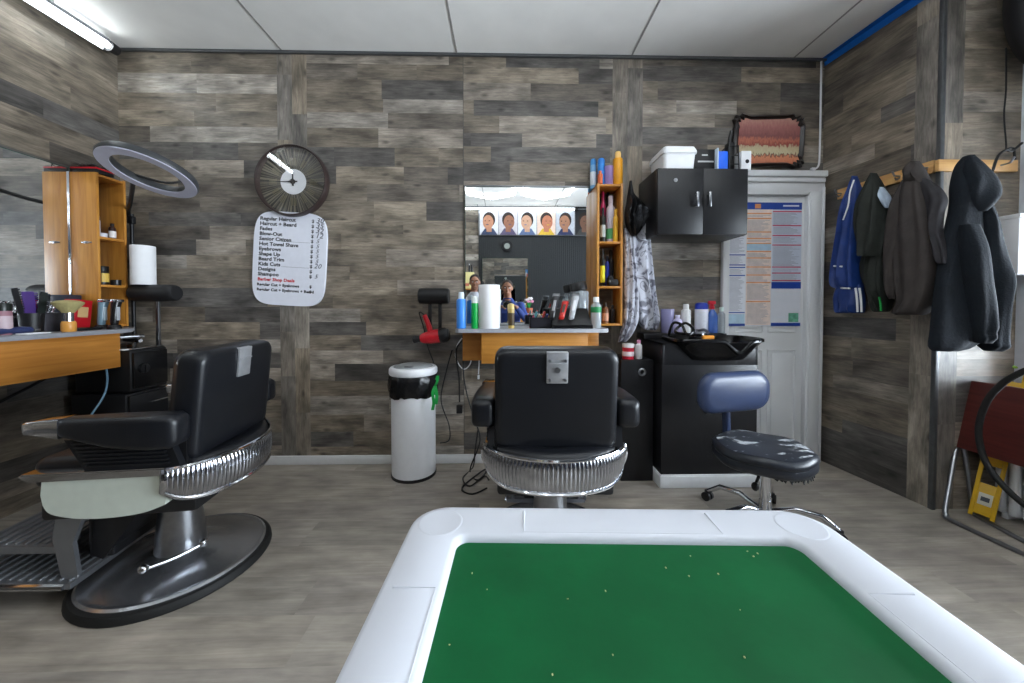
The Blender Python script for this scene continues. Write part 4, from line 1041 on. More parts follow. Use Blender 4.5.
# ------------------------------------------------------------------ small goods
_mc = {}
def col(c, rough=.32, trans=0):
    k = (tuple(c), rough, trans)
    if k not in _mc: _mc[k] = M('goods_colour_%d' % (len(_mc)+1), c, rough, var=.04, trans=trans)
    return _mc[k]
def bottle(name, label, cat, px, Y, z0, ytop, wpx, c, cap=None, style='bottle', group=None, lab=None, trans=0, labc=None, zoff=0):
    """upright container centred on px at depth Y; z0 = what it stands on; ytop / wpx from the photo"""
    x = xat(px, Y, 305); r = wpx*Y/360/2; h = zat(ytop, Y, px)-z0
    t = Thing(name, label, cat, (x, Y, z0), 0, group); m = col(c, .3 if not trans else .1, trans); c0 = (x, Y, z0)
    if style == 'can':
        cut = .82*h
        mb = MB(); mb.lathe([(0,0),(r*.96,0),(r,.004),(r,cut*.93),(r*.9,cut*.97),(r*.55,cut),(0,cut)], c0, 24); b_ = t.part('body', mb, m)
        mb = MB(); mb.lathe([(r*.62,cut*.975),(r*.62,h*.95),(r*.5,h),(0,h)], c0, 20); t.part('cap', mb, col(cap or c))
    elif style == 'cancap':
        cut = .78*h
        mb = MB(); mb.lathe([(0,0),(r*.96,0),(r,.004),(r,cut),(0,cut)], c0, 24); b_ = t.part('body', mb, m)
        mb = MB(); mb.lathe([(r*.97,cut),(r*.95,h*.93),(r*.75,h*.985),(r*.3,h),(0,h)], c0, 20); t.part('cap', mb, col(cap or c))
    elif style == 'jar':
        mb = MB(); mb.lathe([(0,0),(r*.96,0),(r,.004),(r,h*.74),(r*.9,h*.78),(0,h*.78)], c0, 24); b_ = t.part('body', mb, m)
        mb = MB(); mb.lathe([(r*1.03,h*.76),(r*1.03,h*.97),(r*.98,h),(0,h)], c0, 24); t.part('lid', mb, col(cap or c))
    elif style == 'tub':
        mb = MB(); mb.lathe([(0,0),(r*.86,0),(r*.9,.004),(r,h),(r*.94,h),(r*.85,.008),(0,.008)], c0, 28); b_ = t.part('body', mb, m)
    elif style == 'spray':
        mb = MB(); mb.lathe([(0,0),(r*.96,0),(r,.005),(r,h*.50),(r*.8,h*.6),(r*.36,h*.70),(r*.36,h*.74),(0,h*.74)], c0, 24); b_ = t.part('body', mb, m)
        mb = MB(); mb.lathe([(r*.46,h*.72),(r*.46,h*.80),(r*.3,h*.82),(0,h*.82)], c0, 16); mb.rbox((x-r*.15,Y,z0+h*.92),(r*1.5,r*.55,h*.11),r*.12)
        mb.prism([V((x-r*.5,Y-r*.15,z0+h*.87)),V((x-r*.3,Y-r*.15,z0+h*.87)),V((x-r*.62,Y-r*.15,z0+h*.74)),V((x-r*.74,Y-r*.15,z0+h*.74))],(0,r*.3,0)); mb.cyl((x,Y,z0+h*.81),(x,Y,z0+h*.88),r*.28,seg=10); t.part('trigger', mb, col(cap or c))
    else:
        mb = MB(); mb.lathe([(0,0),(r*.94,0),(r,.005),(r,h*.69),(r*.93,h*.74),(r*.52,h*.80),(r*.48,h*.85),(0,h*.85)], c0, 24); b_ = t.part('body', mb, m)
        mb = MB(); mb.lathe([(r*.56,h*.83),(r*.56,h*.975),(r*.48,h),(0,h)], c0, 18); t.part('cap', mb, col(cap or c))
    if lab:
        mb = MB(); lo_, hi_ = lab
        mb.lathe([(r*1.012,h*lo_),(r*1.02,h*lo_+.001),(r*1.02,h*hi_-.001),(r*1.012,h*hi_)], c0, 24); t.part('wrap_label', mb, col(labc or (235,235,235), .5), None, b_)
    return t
E_ = .0005
# top of the middle shelf tower
g = 'toiletries on top of the middle shelf tower'
zt_ = TTOP+E_
bottle('spray_can','pale blue and white spray can at the rear of the middle shelf tower top','spray can',592.5,2.455,zt_,159,6,(120,180,226),(70,150,220),'cancap',g,(.1,.55),labc=(226,234,242))
bottle('spray_can','blue spray can at the left of the middle shelf tower top','spray can',600.5,2.42,zt_,158.5,7,(44,140,226),(40,130,220),'cancap',g)
bottle('small_bottle','small orange bottle at the front of the middle shelf tower top','bottle',599.5,2.352,zt_,171,5,(222,108,62),(226,120,70),'bottle',g)
bottle('tub','lilac tub on the middle shelf tower between blue and yellow cans','tub',608,2.41,zt_,167,9.5,(158,132,190),None,'tub',g)
bottle('spray_can','tall yellow spray can on top of the middle shelf tower','spray can',617,2.40,zt_,152,9.5,(240,166,28),(246,200,120),'can',g)
# shelves of the middle tower
g = 'bottles on the top shelf of the middle tower'; z_ = SH[2]+E_
bottle('bottle','pink bottle on the upper shelf of the middle tower','bottle',602.5,2.44,z_,192,5,(206,50,110),(200,40,96),'bottle',g)
bottle('bottle','dark bottle with pale label on the upper shelf of the middle tower','bottle',602.5,2.38,z_,208,5,(40,44,40),(24,24,24),'bottle',g,(.15,.5),labc=(190,196,190))
bottle('bottle','white bottle with green band on the upper shelf of the middle tower','bottle',610,2.41,z_,196,8.5,(222,214,226),(214,206,220),'bottle',g,(.08,.3),labc=(90,170,110))
bottle('bottle','short yellow bottle on the upper shelf of the middle tower','bottle',615,2.365,z_,209,5,(228,176,50),(220,170,50),'bottle',g)
bottle('bottle','black bottle behind the white one on the upper shelf of the middle tower','bottle',607.5,2.47,z_,193,5,(26,26,30),(26,26,30),'bottle',g)
g = 'bottles on the middle shelf of the middle tower'; z_ = SH[1]+E_
bottle('bottle','black bottle with a bright yellow label on the middle tower','bottle',602.3,2.39,z_,249,5,(28,28,28),(20,20,20),'bottle',g,(.1,.55),labc=(226,214,40))
bottle('bottle','blue bottle beside the black clipper on the middle tower','bottle',607,2.43,z_,256,4.5,(50,70,180),(24,24,40),'bottle',g)
bottle('bottle','tall dark bottle behind the clipper on the middle tower','bottle',610.5,2.46,z_,250,5.5,(30,30,36),(24,24,24),'bottle',g)
x_ = xat(612.5, 2.375)
t = Thing('hair_clipper','black hair clipper lying on the middle tower shelf','clipper',(x_,2.375,z_))
mb = MB(); mb.rbox((x_-.002,2.375,z_+.024),(.068,.07,.046),.012); mb.rbox((x_-.012,2.385,z_+.055),(.034,.05,.03),.01); t.part('body', mb, m_black)
mb = MB(); mb.rbox((x_-.030,2.35,z_+.03),(.012,.035,.012),.002); t.part('blade', mb, m_steel)
g = 'bottles on the bottom shelf of the middle tower'; z_ = SH[0]+E_
bottle('bottle','brown bottle with copper label on the bottom shelf of the middle tower','bottle',605.5,2.38,z_,303,6,(120,74,40),(40,28,20),'bottle',g,(.12,.5),labc=(206,150,120))
bottle('bottle','dark slim bottle on the bottom shelf of the middle tower','bottle',601.5,2.44,z_,300,4.5,(34,34,36),(20,20,20),'bottle',g)
bottle('bottle','short black bottle at the right of the middle tower bottom shelf','bottle',612.5,2.40,z_,305,5.5,(30,26,26),(24,22,22),'bottle',g)
# middle counter
zc = ZK+E_
bottle('spray_can','bright blue spray can at the left end of the middle counter','spray can',461.3,2.19,zc,292,9.6,(70,146,236),(226,236,244),'can')
bottle('spray_can','slim green can beside the white paper roll on the middle counter','spray can',474.8,2.17,zc,296,7.2,(20,172,76),(232,236,232),'cancap')
def paper_roll(name, label, px, Y, z0, ytop, wpx):
    x = xat(px, Y); r = wpx*Y/360/2; h = zat(ytop, Y, px)-z0
    t = Thing(name, label, 'paper roll', (x, Y, z0))
    mb = MB(); mb.lathe([(r*.25,0),(r*.98,0),(r,.003),(r,h-.003),(r*.98,h),(r*.25,h)], (x,Y,z0), 40); t.part('paper', mb, m_paper)
    mb = MB(); mb.lathe([(r*.25,-.0),(r*.25,h+.0005),(r*.2,h+.0005),(r*.2,0)], (x,Y,z0), 20); t.part('core', mb, col((170,140,104),.8))
paper_roll('paper_towel_roll','white paper towel roll standing on the middle counter',489.3,2.19,zc,285,21)
paper_roll('paper_towel_roll','white paper towel roll on the black dryer holder at the left',144,HOLDY,HOLD,246,18.5)
bottle('spray_can','slim gold can in the middle of the counter','spray can',511.3,2.18,zc,303.5,6.2,(196,168,96),(214,190,120),'cancap',lab=(.12,.62),labc=(70,54,28))
bottle('water_bottle','clear water bottle with a green label by the middle shelf tower','water bottle',596,2.21,zc,297,10.5,(228,236,240),(236,238,240),'bottle',lab=(.50,.68),labc=(40,140,80),trans=.6)
# bin of clips
bx, by = xat(540,2.24), 2.24; bw = 21*2.24/360
t = Thing('clip_tray','dark tray of colourful hair clips on the middle counter','tray',(bx,by,zc))
mb = MB()
for a in ((bx-bw/2,bx+bw/2,by-.05,by+.05,zc,zc+.006),(bx-bw/2,bx+bw/2,by-.05,by-.045,zc,zc+.065),(bx-bw/2,bx+bw/2,by+.045,by+.05,zc,zc+.065),(bx-bw/2,bx-bw/2+.005,by-.05,by+.05,zc,zc+.065),(bx+bw/2-.005,bx+bw/2,by-.05,by+.05,zc,zc+.065)): mb.box(*a)
t.part('tray_body', mb, col((38,38,44)))
clipc = [((214,56,104),'pink'),((90,160,170),'teal'),((222,206,190),'cream'),((150,150,160),'grey'),((190,60,60),'red'),((60,70,120),'navy'),((210,170,70),'yellow')]
for k,(c,n) in enumerate(clipc):
    cx_ = bx-bw/2+.016+.0165*k; cz_ = zc+.055+.012*((k*5)%3); 
    t = Thing('hair_clip', '%s hair clip in the dark tray on the middle counter' % n, 'hair clip', (cx_, by, zc+.007), 0, 'hair clips in the tray')
    R_ = rotX(.5*((k%3)-1)) @ rotY(.3)
    mb = MB(); mb.rbox((cx_, by-.006, cz_-.02),(.011,.016,.09),.004,R_); t.part('jaw', mb, col(c)); mb = MB(); mb.rbox((cx_, by+.012, cz_-.018),(.011,.010,.085),.004,R_); t.part('jaw', mb, col(c))
# clipper stand with three clippers
s0, s1 = xat(551.5,2.2), xat(590.5,2.2)
t = Thing('clipper_stand','black sloped stand holding three hair clippers on the middle counter','stand',((s0+s1)/2,2.24,zc))
mb = MB(); mb.prism([V((s0,y,z)) for y,z in ((2.16,zc),(2.30,zc),(2.30,zc+.115),(2.285,zc+.12),(2.165,zc+.018))],(s1-s0,0,0)); t.part('base', mb, m_black)
mb = MB(); mb.box(s0-.004,s1+.004,2.150,2.158,zc,zc+.022,.002); t.part('front_lip', mb, m_blackgloss)
def clipper(label, px, y0, c, c2, lean=.16):
    b0 = atY(px-1.5, 322, 2.17); p1 = atY(px+3.5, y0, 2.24); d = (p1-b0); ln = d.length; d.normalize()
    t = Thing('hair_clipper', label, 'clipper', b0, 0, 'clippers in the stand')
    sx = V((1,0,0)); nn = d.cross(sx).normalized()*-1
    R_ = Matrix((( sx.x, nn.x, d.x),(sx.y, nn.y, d.y),(sx.z, nn.z, d.z)))
    nrm = V((0,-1,.85)).normalized()
    o_ = nrm*.030
    def rg(q, w, th): return [b0+o_+d*(ln*q)+sx*u+nrm*v for u,v in rrect(w,th,min(w,th)*.45,4)]
    mb = MB(); mb.smooth=60; mb.loft([rg(0,.022,.02),rg(.03,.034,.03),rg(.35,.036,.034),rg(.7,.042,.036),rg(.84,.046,.032)]); bo = t.part('body', mb, col(c,.28))
    mb = MB(); mb.loft([rg(.84,.044,.022),rg(.90,.046,.018),rg(.97,.046,.010),rg(1.0,.044,.006)]); t.part('blade', mb, m_steel, 'steel blade')
    mb = MB(); q_ = b0+o_*1.6+d*(ln*.5); mb.loft([[b0+o_+nrm*.016+d*(ln*q2)+sx*u+nrm*v for u,v in rrect(.018,.006,.0028,3)] for q2 in (.25,.30,.62,.66)]); t.part('grip_panel', mb, col(c2,.3), None, bo)
clipper('black hair clipper at the left of the sloped stand', 552.5, 297, (40,40,42), (150,150,152))
clipper('red hair clipper in the middle of the sloped stand', 562, 303, (196,44,36), (60,40,30))
clipper('silver hair clipper at the right of the sloped stand', 572, 297, (176,178,182), (214,216,220))
# jar with black lid behind the stand
jx, jy = xat(580,2.36), 2.36; jh = zat(281,jy)-zc
t = Thing('comb_jar','tall clear jar with a tilted black lid behind the clipper stand','jar',(jx,jy,zc))
mb = MB(); mb.lathe([(0,0),(.052,0),(.056,.006),(.056,jh*.74),(.05,jh*.78),(.046,jh*.78),(.05,.01),(0,.01)],(jx,jy,zc),28); t.part('glass', mb, m_clearpl)
mb = MB(); mb.lathe([(0,0),(.052,0),(.056,.004),(.055,.048),(.05,.055),(0,.056)],(jx-.008,jy,zc+jh*.79),28,rot=rotY(math.radians(-9))); t.part('lid', mb, m_black, 'black lid')

# top of black wall cabinet
zz = CABTOP+E_
yk = 2.28; a0, a1 = xat(657,yk), xat(690,yk); hh = zat(151,yk,680)-zz
t = Thing('storage_box','white plastic box with a lid at the left of the black cabinet top','box',((a0+a1)/2,yk,zz))
mb = MB(); rings = [[V(((a0+a1)/2+x, 2.32+y, z)) for x,y in rrect(w,d_,.02,4)] for w,d_,z in ((a1-a0-.025,.20,zz),(a1-a0-.012,.22,zz+hh*.72))]
mb.loft(rings); t.part('tub', mb, m_white)
mb = MB(); rings = [[V(((a0+a1)/2+x, 2.32+y, z)) for x,y in rrect(w,d_,.02,4)] for w,d_,z in ((a1-a0,.235,zz+hh*.70),(a1-a0,.235,zz+hh*.82),(a1-a0-.02,.215,zz+hh),(a1-a0-.06,.17,zz+hh))]
mb.smooth=30; mb.loft(rings); t.part('lid', mb, m_white)
a0, a1 = xat(691.5,2.26), xat(712,2.26); h_ = zat(150.5,2.26,700)-zz
t = Thing('carton','small black carton on the black cabinet between white box and blue holder','box',((a0+a1)/2,2.3,zz))
mb = MB(); mb.box(a0,a1,2.24,2.34,zz,zz+h_,.002); t.part('body', mb, m_black)
mb = MB(); mb.box(a0+.02,a1-.012,2.2385,2.24,zz+h_*.40,zz+h_*.47); mb.box(a0+.045,a1-.05,2.2385,2.24,zz+h_*.70,zz+h_*.76); t.part('print', mb, col((190,190,190),.6))
x_ = xat(718,2.26); h_ = zat(150,2.26,718)-zz
t = Thing('card_holder','bright blue holder on the black cabinet','holder',(x_,2.26,zz))
mb = MB(); mb.box(x_-.036,x_+.03,2.22,2.30,zz,zz+h_*.85,.008); t.part('holder_body', mb, col((36,104,232),.35)); mb = MB(); mb.box(x_-.044,x_-.036,2.21,2.31,zz,zz+h_*.95,.002); t.part('side_plate', mb, col((200,214,232),.3))
x_ = xat(729.5,2.25); h_ = zat(147,2.25,730)-zz
t = Thing('wire_stand','black wire stand on the black cabinet beside the blue holder','stand',(x_,2.26,zz))
mb = MB()
for dx in (-.03,.03): mb.tube([(x_+dx,2.22,zz+.003),(x_+dx,2.23,zz+h_),(x_+dx*.5,2.32,zz+h_*1.05),(x_+dx*.5,2.33,zz+.003)],.004,6)
for z in (.25,.6,.97): mb.tube([(x_-.03,2.225,zz+h_*z),(x_+.03,2.225,zz+h_*z)],.004,6)
t.part('frame', mb, m_black)
mb = MB(); mb.rbox((x_,2.27,zz+h_*.62),(.038,.05,h_*1.15),.006); t.part('holder_body', mb, m_black)
mb = MB(); mb.tube([(x_,2.27,zz+h_*1.1),(x_+.0,2.27,zz+h_*1.35),(x_+.012,2.27,zz+h_*1.7)],.012,8); t.part('cable_stub', mb, m_black)
x_ = xat(742,2.24); h_ = zat(152.5,2.24,742)-zz
t = Thing('white_box','small white box with a black dot at the right end of the black cabinet','box',(x_,2.25,zz))
mb = MB(); mb.box(x_-.032,x_+.030,2.215,2.30,zz,zz+h_,.003); t.part('body', mb, m_white); mb = MB(); mb.cyl((x_+.004,2.2135,zz+h_*.45),(x_+.004,2.216,zz+h_*.45),.012,seg=16); t.part('dot', mb, m_black)

# shampoo ledge
g = 'bottles behind the shampoo bowl'; zl = LEDGE+E_
bottle('tub','translucent lilac tub at the left end behind the shampoo bowl','tub',667.5,2.42,zl,309,13,(170,166,206),None,'tub',g,trans=.3)
bottle('bottle','short lilac bottle leaning by the tub behind the shampoo bowl','bottle',677.8,2.38,zl,315,8.5,(196,190,222),(206,200,228),'bottle',g)
bottle('bottle','slim white bottle behind the shampoo bowl','bottle',686,2.42,zl,304,9,(236,236,236),(230,230,230),'can',g)
bottle('bottle','broad white bottle with a dark blue cap behind the shampoo bowl','bottle',701.5,2.42,zl,302.5,12.5,(232,234,244),(38,60,170),'cancap',g)
bottle('spray_bottle','blue spray bottle with a red trigger behind the shampoo bowl','spray bottle',712.5,2.41,zl,300,9.5,(90,128,210),(206,36,52),'spray',g,trans=.25)
bottle('spray_bottle','clear slim bottle with a pale cap at the right end behind the shampoo bowl','bottle',721.5,2.41,zl,307,7,(206,214,220),(210,232,226),'bottle',g,trans=.5)
# pedestal top
zp = PEDTOP+E_
x_, y_ = xat(628.5,2.27), 2.27
bottle('jar','red and white jar on top of the tall narrow black cabinet','jar',628.5,2.26,zp,343.5,11.5,(206,40,64),(232,226,226),'jar',lab=(.2,.5),labc=(236,220,222))
bottle('small_bottle','small white bottle with a pink cap on the tall narrow black cabinet','bottle',639,2.26,zp,340,7,(228,226,228),(226,150,186),'bottle')

# left shelf tower contents (open front looks toward +X)
def lb_bottle(name,label,cat,px,X,z0,ytop,wpx,c,cap,style,group,**k):
    p = atX(px, 280, X); bottle(name,label,cat,px,p.y,z0,ytop,wpx,c,cap,style,group,**k)
    o = bpy.data.objects[-1]
def lbot(name,label,cat,dy,dx,z0,h,r,c,cap,style,group,lab=None,labc=None,trans=0):
    Y = LTy+dy; X = XL+dx
    d = V((X,Y,0)); yy = Y*math.cos(YAW)+X*math.sin(YAW); px = 512+F*((X*math.cos(YAW)-Y*math.sin(YAW))/yy)
    t = bottle(name,label,cat,505,2.3,z0,305-360*(z0+h-H)/2.3,r*2*360/2.3,c,cap,style,group,lab,trans,labc)
    t.o.location = (X,Y,z0); return t
g = 'goods on the left shelf tower'
lbot('small_bottle','small dark bottle with a white label on the upper shelf of the left tower','bottle',.035,.13,SH[2]+E_,.10,.017,(52,30,24),(30,20,20),'bottle',g,(.08,.5),(232,226,222))
lbot('small_jar','low white jar on the upper shelf of the left tower','jar',-.01,.12,SH[2]+E_,.03,.02,(214,214,220),(206,206,214),'jar',g)
lbot('spray_can','white slim can at the near side of the left tower upper shelf','can',-.052,.13,SH[2]+E_,.13,.016,(180,176,180),(60,60,64),'cancap',g)
lbot('tin','black tin with a gold band on the middle shelf of the left tower','tin',-.02,.12,SH[1]+E_,.115,.03,(30,26,22),(18,18,18),'jar',g,(.15,.62),(214,178,84))
lbot('bottle','tall dark bottle at the near side of the left tower middle shelf','bottle',-.050,.13,SH[1]+E_,.15,.014,(24,24,26),(20,20,20),'bottle',g)
lbot('small_jar','flat black jar on the middle shelf of the left tower','jar',.045,.135,SH[1]+E_,.035,.024,(26,26,28),(22,22,24),'jar',g)
# brush block with a red band on top of left tower
z_ = TTOP+E_; t = Thing('brush_block','black bristled block with a red band on top of the left shelf tower','brush',(XL+.1,LTy-.05,z_))
mb = MB(); mb.box(XL+.015,XL+.165,LTy-.08,LTy+.02,z_,z_+.022,.003); b_ = t.part('block', mb, m_black)
mb = MB(); mb.box(XL+.014,XL+.166,LTy-.081,LTy+.021,z_+.022,z_+.031,.002); t.part('band', mb, m_red, 'red band')
mb = MB(); rr = random.Random(2)
for k in range(70): mb.cyl((XL+.02+rr.random()*.14,LTy-.075+rr.random()*.09,z_+.03),(XL+.02+rr.random()*.14,LTy-.075+rr.random()*.09,z_+.056),.0028,.001,5)
o = t.part('bristles', mb, m_black); o['kind'] = 'stuff'

# ------------------------------------------------------------------ left counter goods
def onL(px, X): return atX(px, 300, X).y
def atC(px, py): return atZ(px, py, ZK)
p = atC(68, 333.5) ; p = V((-2.31, onL(68,-2.31), ZK))
t = Thing('neck_brush','pale bristled neck brush standing on its wooden handle at the left counter','brush',(p.x,p.y,zc))
mb = MB(); mb.lathe([(0,0),(.025,0),(.028,.006),(.028,.045),(.024,.055),(0,.056)],(p.x,p.y,zc),24); t.part('handle', mb, col((214,150,70),.35), 'wooden handle')
mb = MB(); mb.lathe([(.020,.05),(.020,.105),(0,.105)],(p.x,p.y,zc),24); t.part('ferrule', mb, m_chrome, 'chrome ferrule')
mb = MB(); mb.smooth=60; mb.lathe([(.022,.10),(.036,.12),(.056,.145),(.059,.154),(.04,.164),(.018,.167),(0,.167)],(p.x,p.y,zc),32); t.part('bristles', mb, M('pale_bristles',(176,164,112),.8,bump=.6,scale=20,stretch=(6,6,1),bscale=60), 'pale bristles')
# cup with tools
p = V((-2.42, onL(31,-2.42), zc)); 
t = Thing('tool_cup','black cup of combs and shears on the left counter','cup',(p.x,p.y,zc))
mb = MB(); mb.lathe([(0,0),(.038,0),(.044,.10),(.040,.10),(.034,.006),(0,.006)],(p.x,p.y,zc),24); t.part('cup_body', mb, m_black)
zi = zc+.01
def comb(label,dx,dy,lean,ln,c,w=.034):
    R_ = rotX(lean[0])@rotY(lean[1]); b0 = V((p.x+dx,p.y+dy,zi))
    t = Thing('comb',label,'comb',b0,0,'combs in the black cup'); u = lambda x,y,z: b0+R_@V((x,y,z))
    mb = MB(); mb.loft([[u(x,y,z) for x,y in ((-.003,-w*k),(.003,-w*k),(.003,w*k),(-.003,w*k))] for z,k in ((0,.25),(ln*.4,.28),(ln*.45,.5),(ln,.5))]); t.part('spine', mb, col(c,.35))
    mb = MB()
    for k in range(9): z = ln*.5+k*ln*.055; a_ = u(-.002,w*.5,z); mb.prism([u(-.002,w*.45,z),u(.002,w*.45,z),u(.002,w*.45,z+ln*.03),u(-.002,w*.45,z+ln*.03)],u(0,w*.4,0)-u(0,0,0))
    t.part('teeth', mb, col(c,.35))
comb('purple comb standing in the black cup',.0,.004,(.06,-.04),.20,(74,50,116),.046)
comb('black comb leaning at the near side of the black cup',-.004,-.02,(.22,.05),.22,(24,24,28),.022)
comb('black comb standing at the far side of the black cup',.008,.018,(-.12,.03),.20,(30,36,34),.03)
def shears(name,label,px,X,h,group=None,seed=1):
    y = onL(px,X); t = Thing(name,label,'scissors',(X,y,zc),0,group)
    for s,pt in ((-1,'blade_half'),(1,'blade_half')):
        mb = MB(); r_ = .016
        c_ = V((X,y+s*.018,zc+h-.018)); mb.tube([c_+V((0,r_*math.cos(a),r_*math.sin(a))) for a in [2*PI*k/14 for k in range(14)]],.0035,6,closed=True)
        mb.tube([c_+V((0,-s*.006,-.016)),V((X,y,zc+h*.5)),V((X,y-s*.012,zc+.002))],[.004,.004,.0015],6); t.part(pt, mb, m_chrome)
shears('scissors','chrome scissors standing left of the black cup',20,-2.45,.115,'chrome scissors on the left counter')
# rack with scissors handles
p2 = V((-2.45, onL(47,-2.45), zc))
t = Thing('scissor_block','dark block holding chrome scissors on the left counter','block',(p2.x,p2.y,zc))
mb = MB(); mb.box(p2.x-.05,p2.x+.05,p2.y-.055,p2.y+.055,zc,zc+.10,.005); t.part('block_body', mb, M('dark_grey_block',(52,50,56),.5))
mb = MB()
for k in range(3): mb.box(p2.x-.035,p2.x+.035,p2.y-.04+.03*k,p2.y-.034+.03*k,zc+.0995,zc+.1005)
t.part('slot', mb, m_black)
for k in range(3):
    y = p2.y-.035+.032*k; xx = p2.x+.03-.02*k; zb = zc+.1011
    t = Thing('scissors',('chrome scissors at the near end of the dark block','chrome scissors in the middle of the dark block','chrome scissors at the far end of the dark block')[k],'scissors',(xx,y,zb),0,'chrome scissors on the left counter')
    for s in (-1,1):
        mb = MB(); c_ = V((xx,y+s*.015,zb+.045)); mb.tube([c_+V((0,.013*math.cos(a),.015*math.sin(a))) for a in [2*PI*q/14 for q in range(14)]],.0035,6,closed=True)
        mb.tube([c_+V((0,-s*.005,-.014)),V((xx,y-s*.003,zb+.0))],.0038,6); t.part('blade_half', mb, m_chrome)
# black case behind
y0, y1 = onL(58,-2.53), onL(84,-2.50)
t = Thing('tool_case','dark blue black case standing against the left mirror','case',(-2.52,(y0+y1)/2,zc))
mb = MB(); mb.box(-2.575,-2.51,y0,y1,zc,zc+.20,.006); t.part('case_body', mb, M('dark_case',(34,38,52),.45)); mb = MB(); mb.box(-2.510,-2.505,y0+.01,y0+(y1-y0)*.4,zc+.02,zc+.18,.002); t.part('front_panel', mb, m_black)
# red carton
y0, y1 = onL(76,-2.44), onL(93,-2.44); ym = (y0+y1)/2-.03
t = Thing('carton','red picture carton leaning on the left counter behind the neck brush','box',(-2.45,ym,zc))
mb = MB(); mb.rbox((-2.46,ym+.01,zc+.088),(.05,abs(y1-y0)*1.15,.166),.002,rotX(-.10)); t.part('body', mb, col((176,20,32),.35))
mb = MB(); mb.rbox((-2.4335,ym+.015,zc+.10),(.002,.05,.06),.0,rotX(-.10)); t.part('picture_panel', mb, col((196,160,110),.5))
# black tray
yt0, yt1 = onL(74,-2.32), onL(103,-2.32)
t = Thing('black_tray','flat black tray on the left counter under the clippers','tray',(-2.35,(yt0+yt1)/2,zc))
mb = MB(); mb.rbox((-2.37,(yt0+yt1)/2,zc+.008),(.10,yt1-yt0,.016),.006); t.part('tray_body', mb, m_blackgloss)
# clippers on chargers
def lclip(label,px,X,h,c,c2):
    y = onL(px,X); t = Thing('hair_clipper',label,'clipper',(X,y,zc),0,'clippers on the left counter')
    mb = MB(); mb.lathe([(0,0),(.032,0),(.031,.012),(.024,.024),(0,.026)],(X,y,zc),20); t.part('charger', mb, m_black)
    mb = MB(); mb.smooth=60; mb.loft([[V((X+u,y+v+dy,zc+z)) for u,v in rrect(w,d_,min(w,d_)*.45,4)] for w,d_,z,dy in ((.026,.03,.02,.0),(.034,.036,.04,.0),(.034,.036,.10,.004),(.040,.042,.14,.010),(.044,.046,.158,.014))]); b_ = t.part('body', mb, col(c,.25))
    mb = MB(); mb.rbox((X,y+.018,zc+.166),(.04,.044,.018),.004); t.part('blade', mb, m_chrome)
    mb = MB(); mb.rbox((X+.018,y+.004,zc+.09),(.006,.02,.08),.003); t.part('grip_panel', mb, col(c2,.3), None, b_)
lclip('pale blue grey clipper on its charger beside the red carton',101,-2.385,.16,(110,136,150),(190,206,214))
lclip('black and chrome clipper on its charger at the end of the left counter',114,-2.305,.16,(24,24,26),(170,174,180))
# white card and low stuff
yq = onL(33,-2.30)
mb = MB(); mb.rbox((-2.30,yq,zc+.003),(.05,.10,.005),.001,rotZ(.1)); single('card_pack', mb, m_paper, 'small white card pack at the front edge of the left counter', 'card')
bottle_y = onL(2,-2.36)
t = bottle('bottle','pink labelled bottle with black cap at the near end of left counter','bottle',505,2.3,zc,305-360*(zc+.15-H)/2.3,9,(150,110,120),(24,30,26),'jar',lab=(.1,.6),labc=(190,170,176)); t.o.location = (-2.36,bottle_y,zc)
yq = onL(15,-2.34)
t = Thing('trimmer','dark blue trimmer lying on the left counter','trimmer',(-2.34,yq,zc))
mb = MB(); mb.smooth=60; mb.tube([(-2.34,yq-.07,zc+.018),(-2.345,yq,zc+.019),(-2.35,yq+.06,zc+.018)],[.012,.018,.016],12,sub=3); t.part('body', mb, col((44,54,92),.3)); mb = MB(); mb.rbox((-2.352,yq+.078,zc+.017),(.034,.024,.010),.002); t.part('blade', mb, m_steel)
# chrome gear on the black cabinet
t = Thing('metal_tray','chrome tray on the black cabinet beyond left counter','tray',(-2.30,2.2,.831))
mb = MB(); mb.rbox((-2.32,2.27,.8355),(.19,.16,.008),.003); t.part('tray_plate', mb, m_chrome)
for k,(dx,dy,l,a) in enumerate(((-.04,-.02,.13,.4),(.0,.02,.15,-.3),(.04,-.03,.12,1.1))):
    z_ = .840+.013+.0; d_ = V((math.cos(a),math.sin(a),0))*l/2; c_ = V((-2.32+dx,2.27+dy+.0,z_+.027*k))
    t = Thing('trimmer',('chrome trimmer at the bottom of the heap on the chrome tray','dark trimmer in the middle of the heap on the chrome tray','chrome trimmer on top of the heap on the chrome tray')[k],'trimmer',c_-V((0,0,.013)),0,'trimmers on the chrome tray')
    mb = MB(); mb.tube([c_-d_,c_-d_*.2,c_+d_*.6],[.009,.013,.012],10,sub=3); t.part('body', mb, m_steel if k != 1 else m_black); mb = MB(); mb.tube([c_+d_*.6,c_+d_],[.014,.012],8); t.part('blade', mb, m_chrome)
mb = MB(); mb.rbox((-2.325,2.18,.8345),(.03,.17,.006),.001,rotZ(1.5)); single('white_strip', mb, m_paper, 'white strip lying on the front of the black cabinet at the left', 'strip')

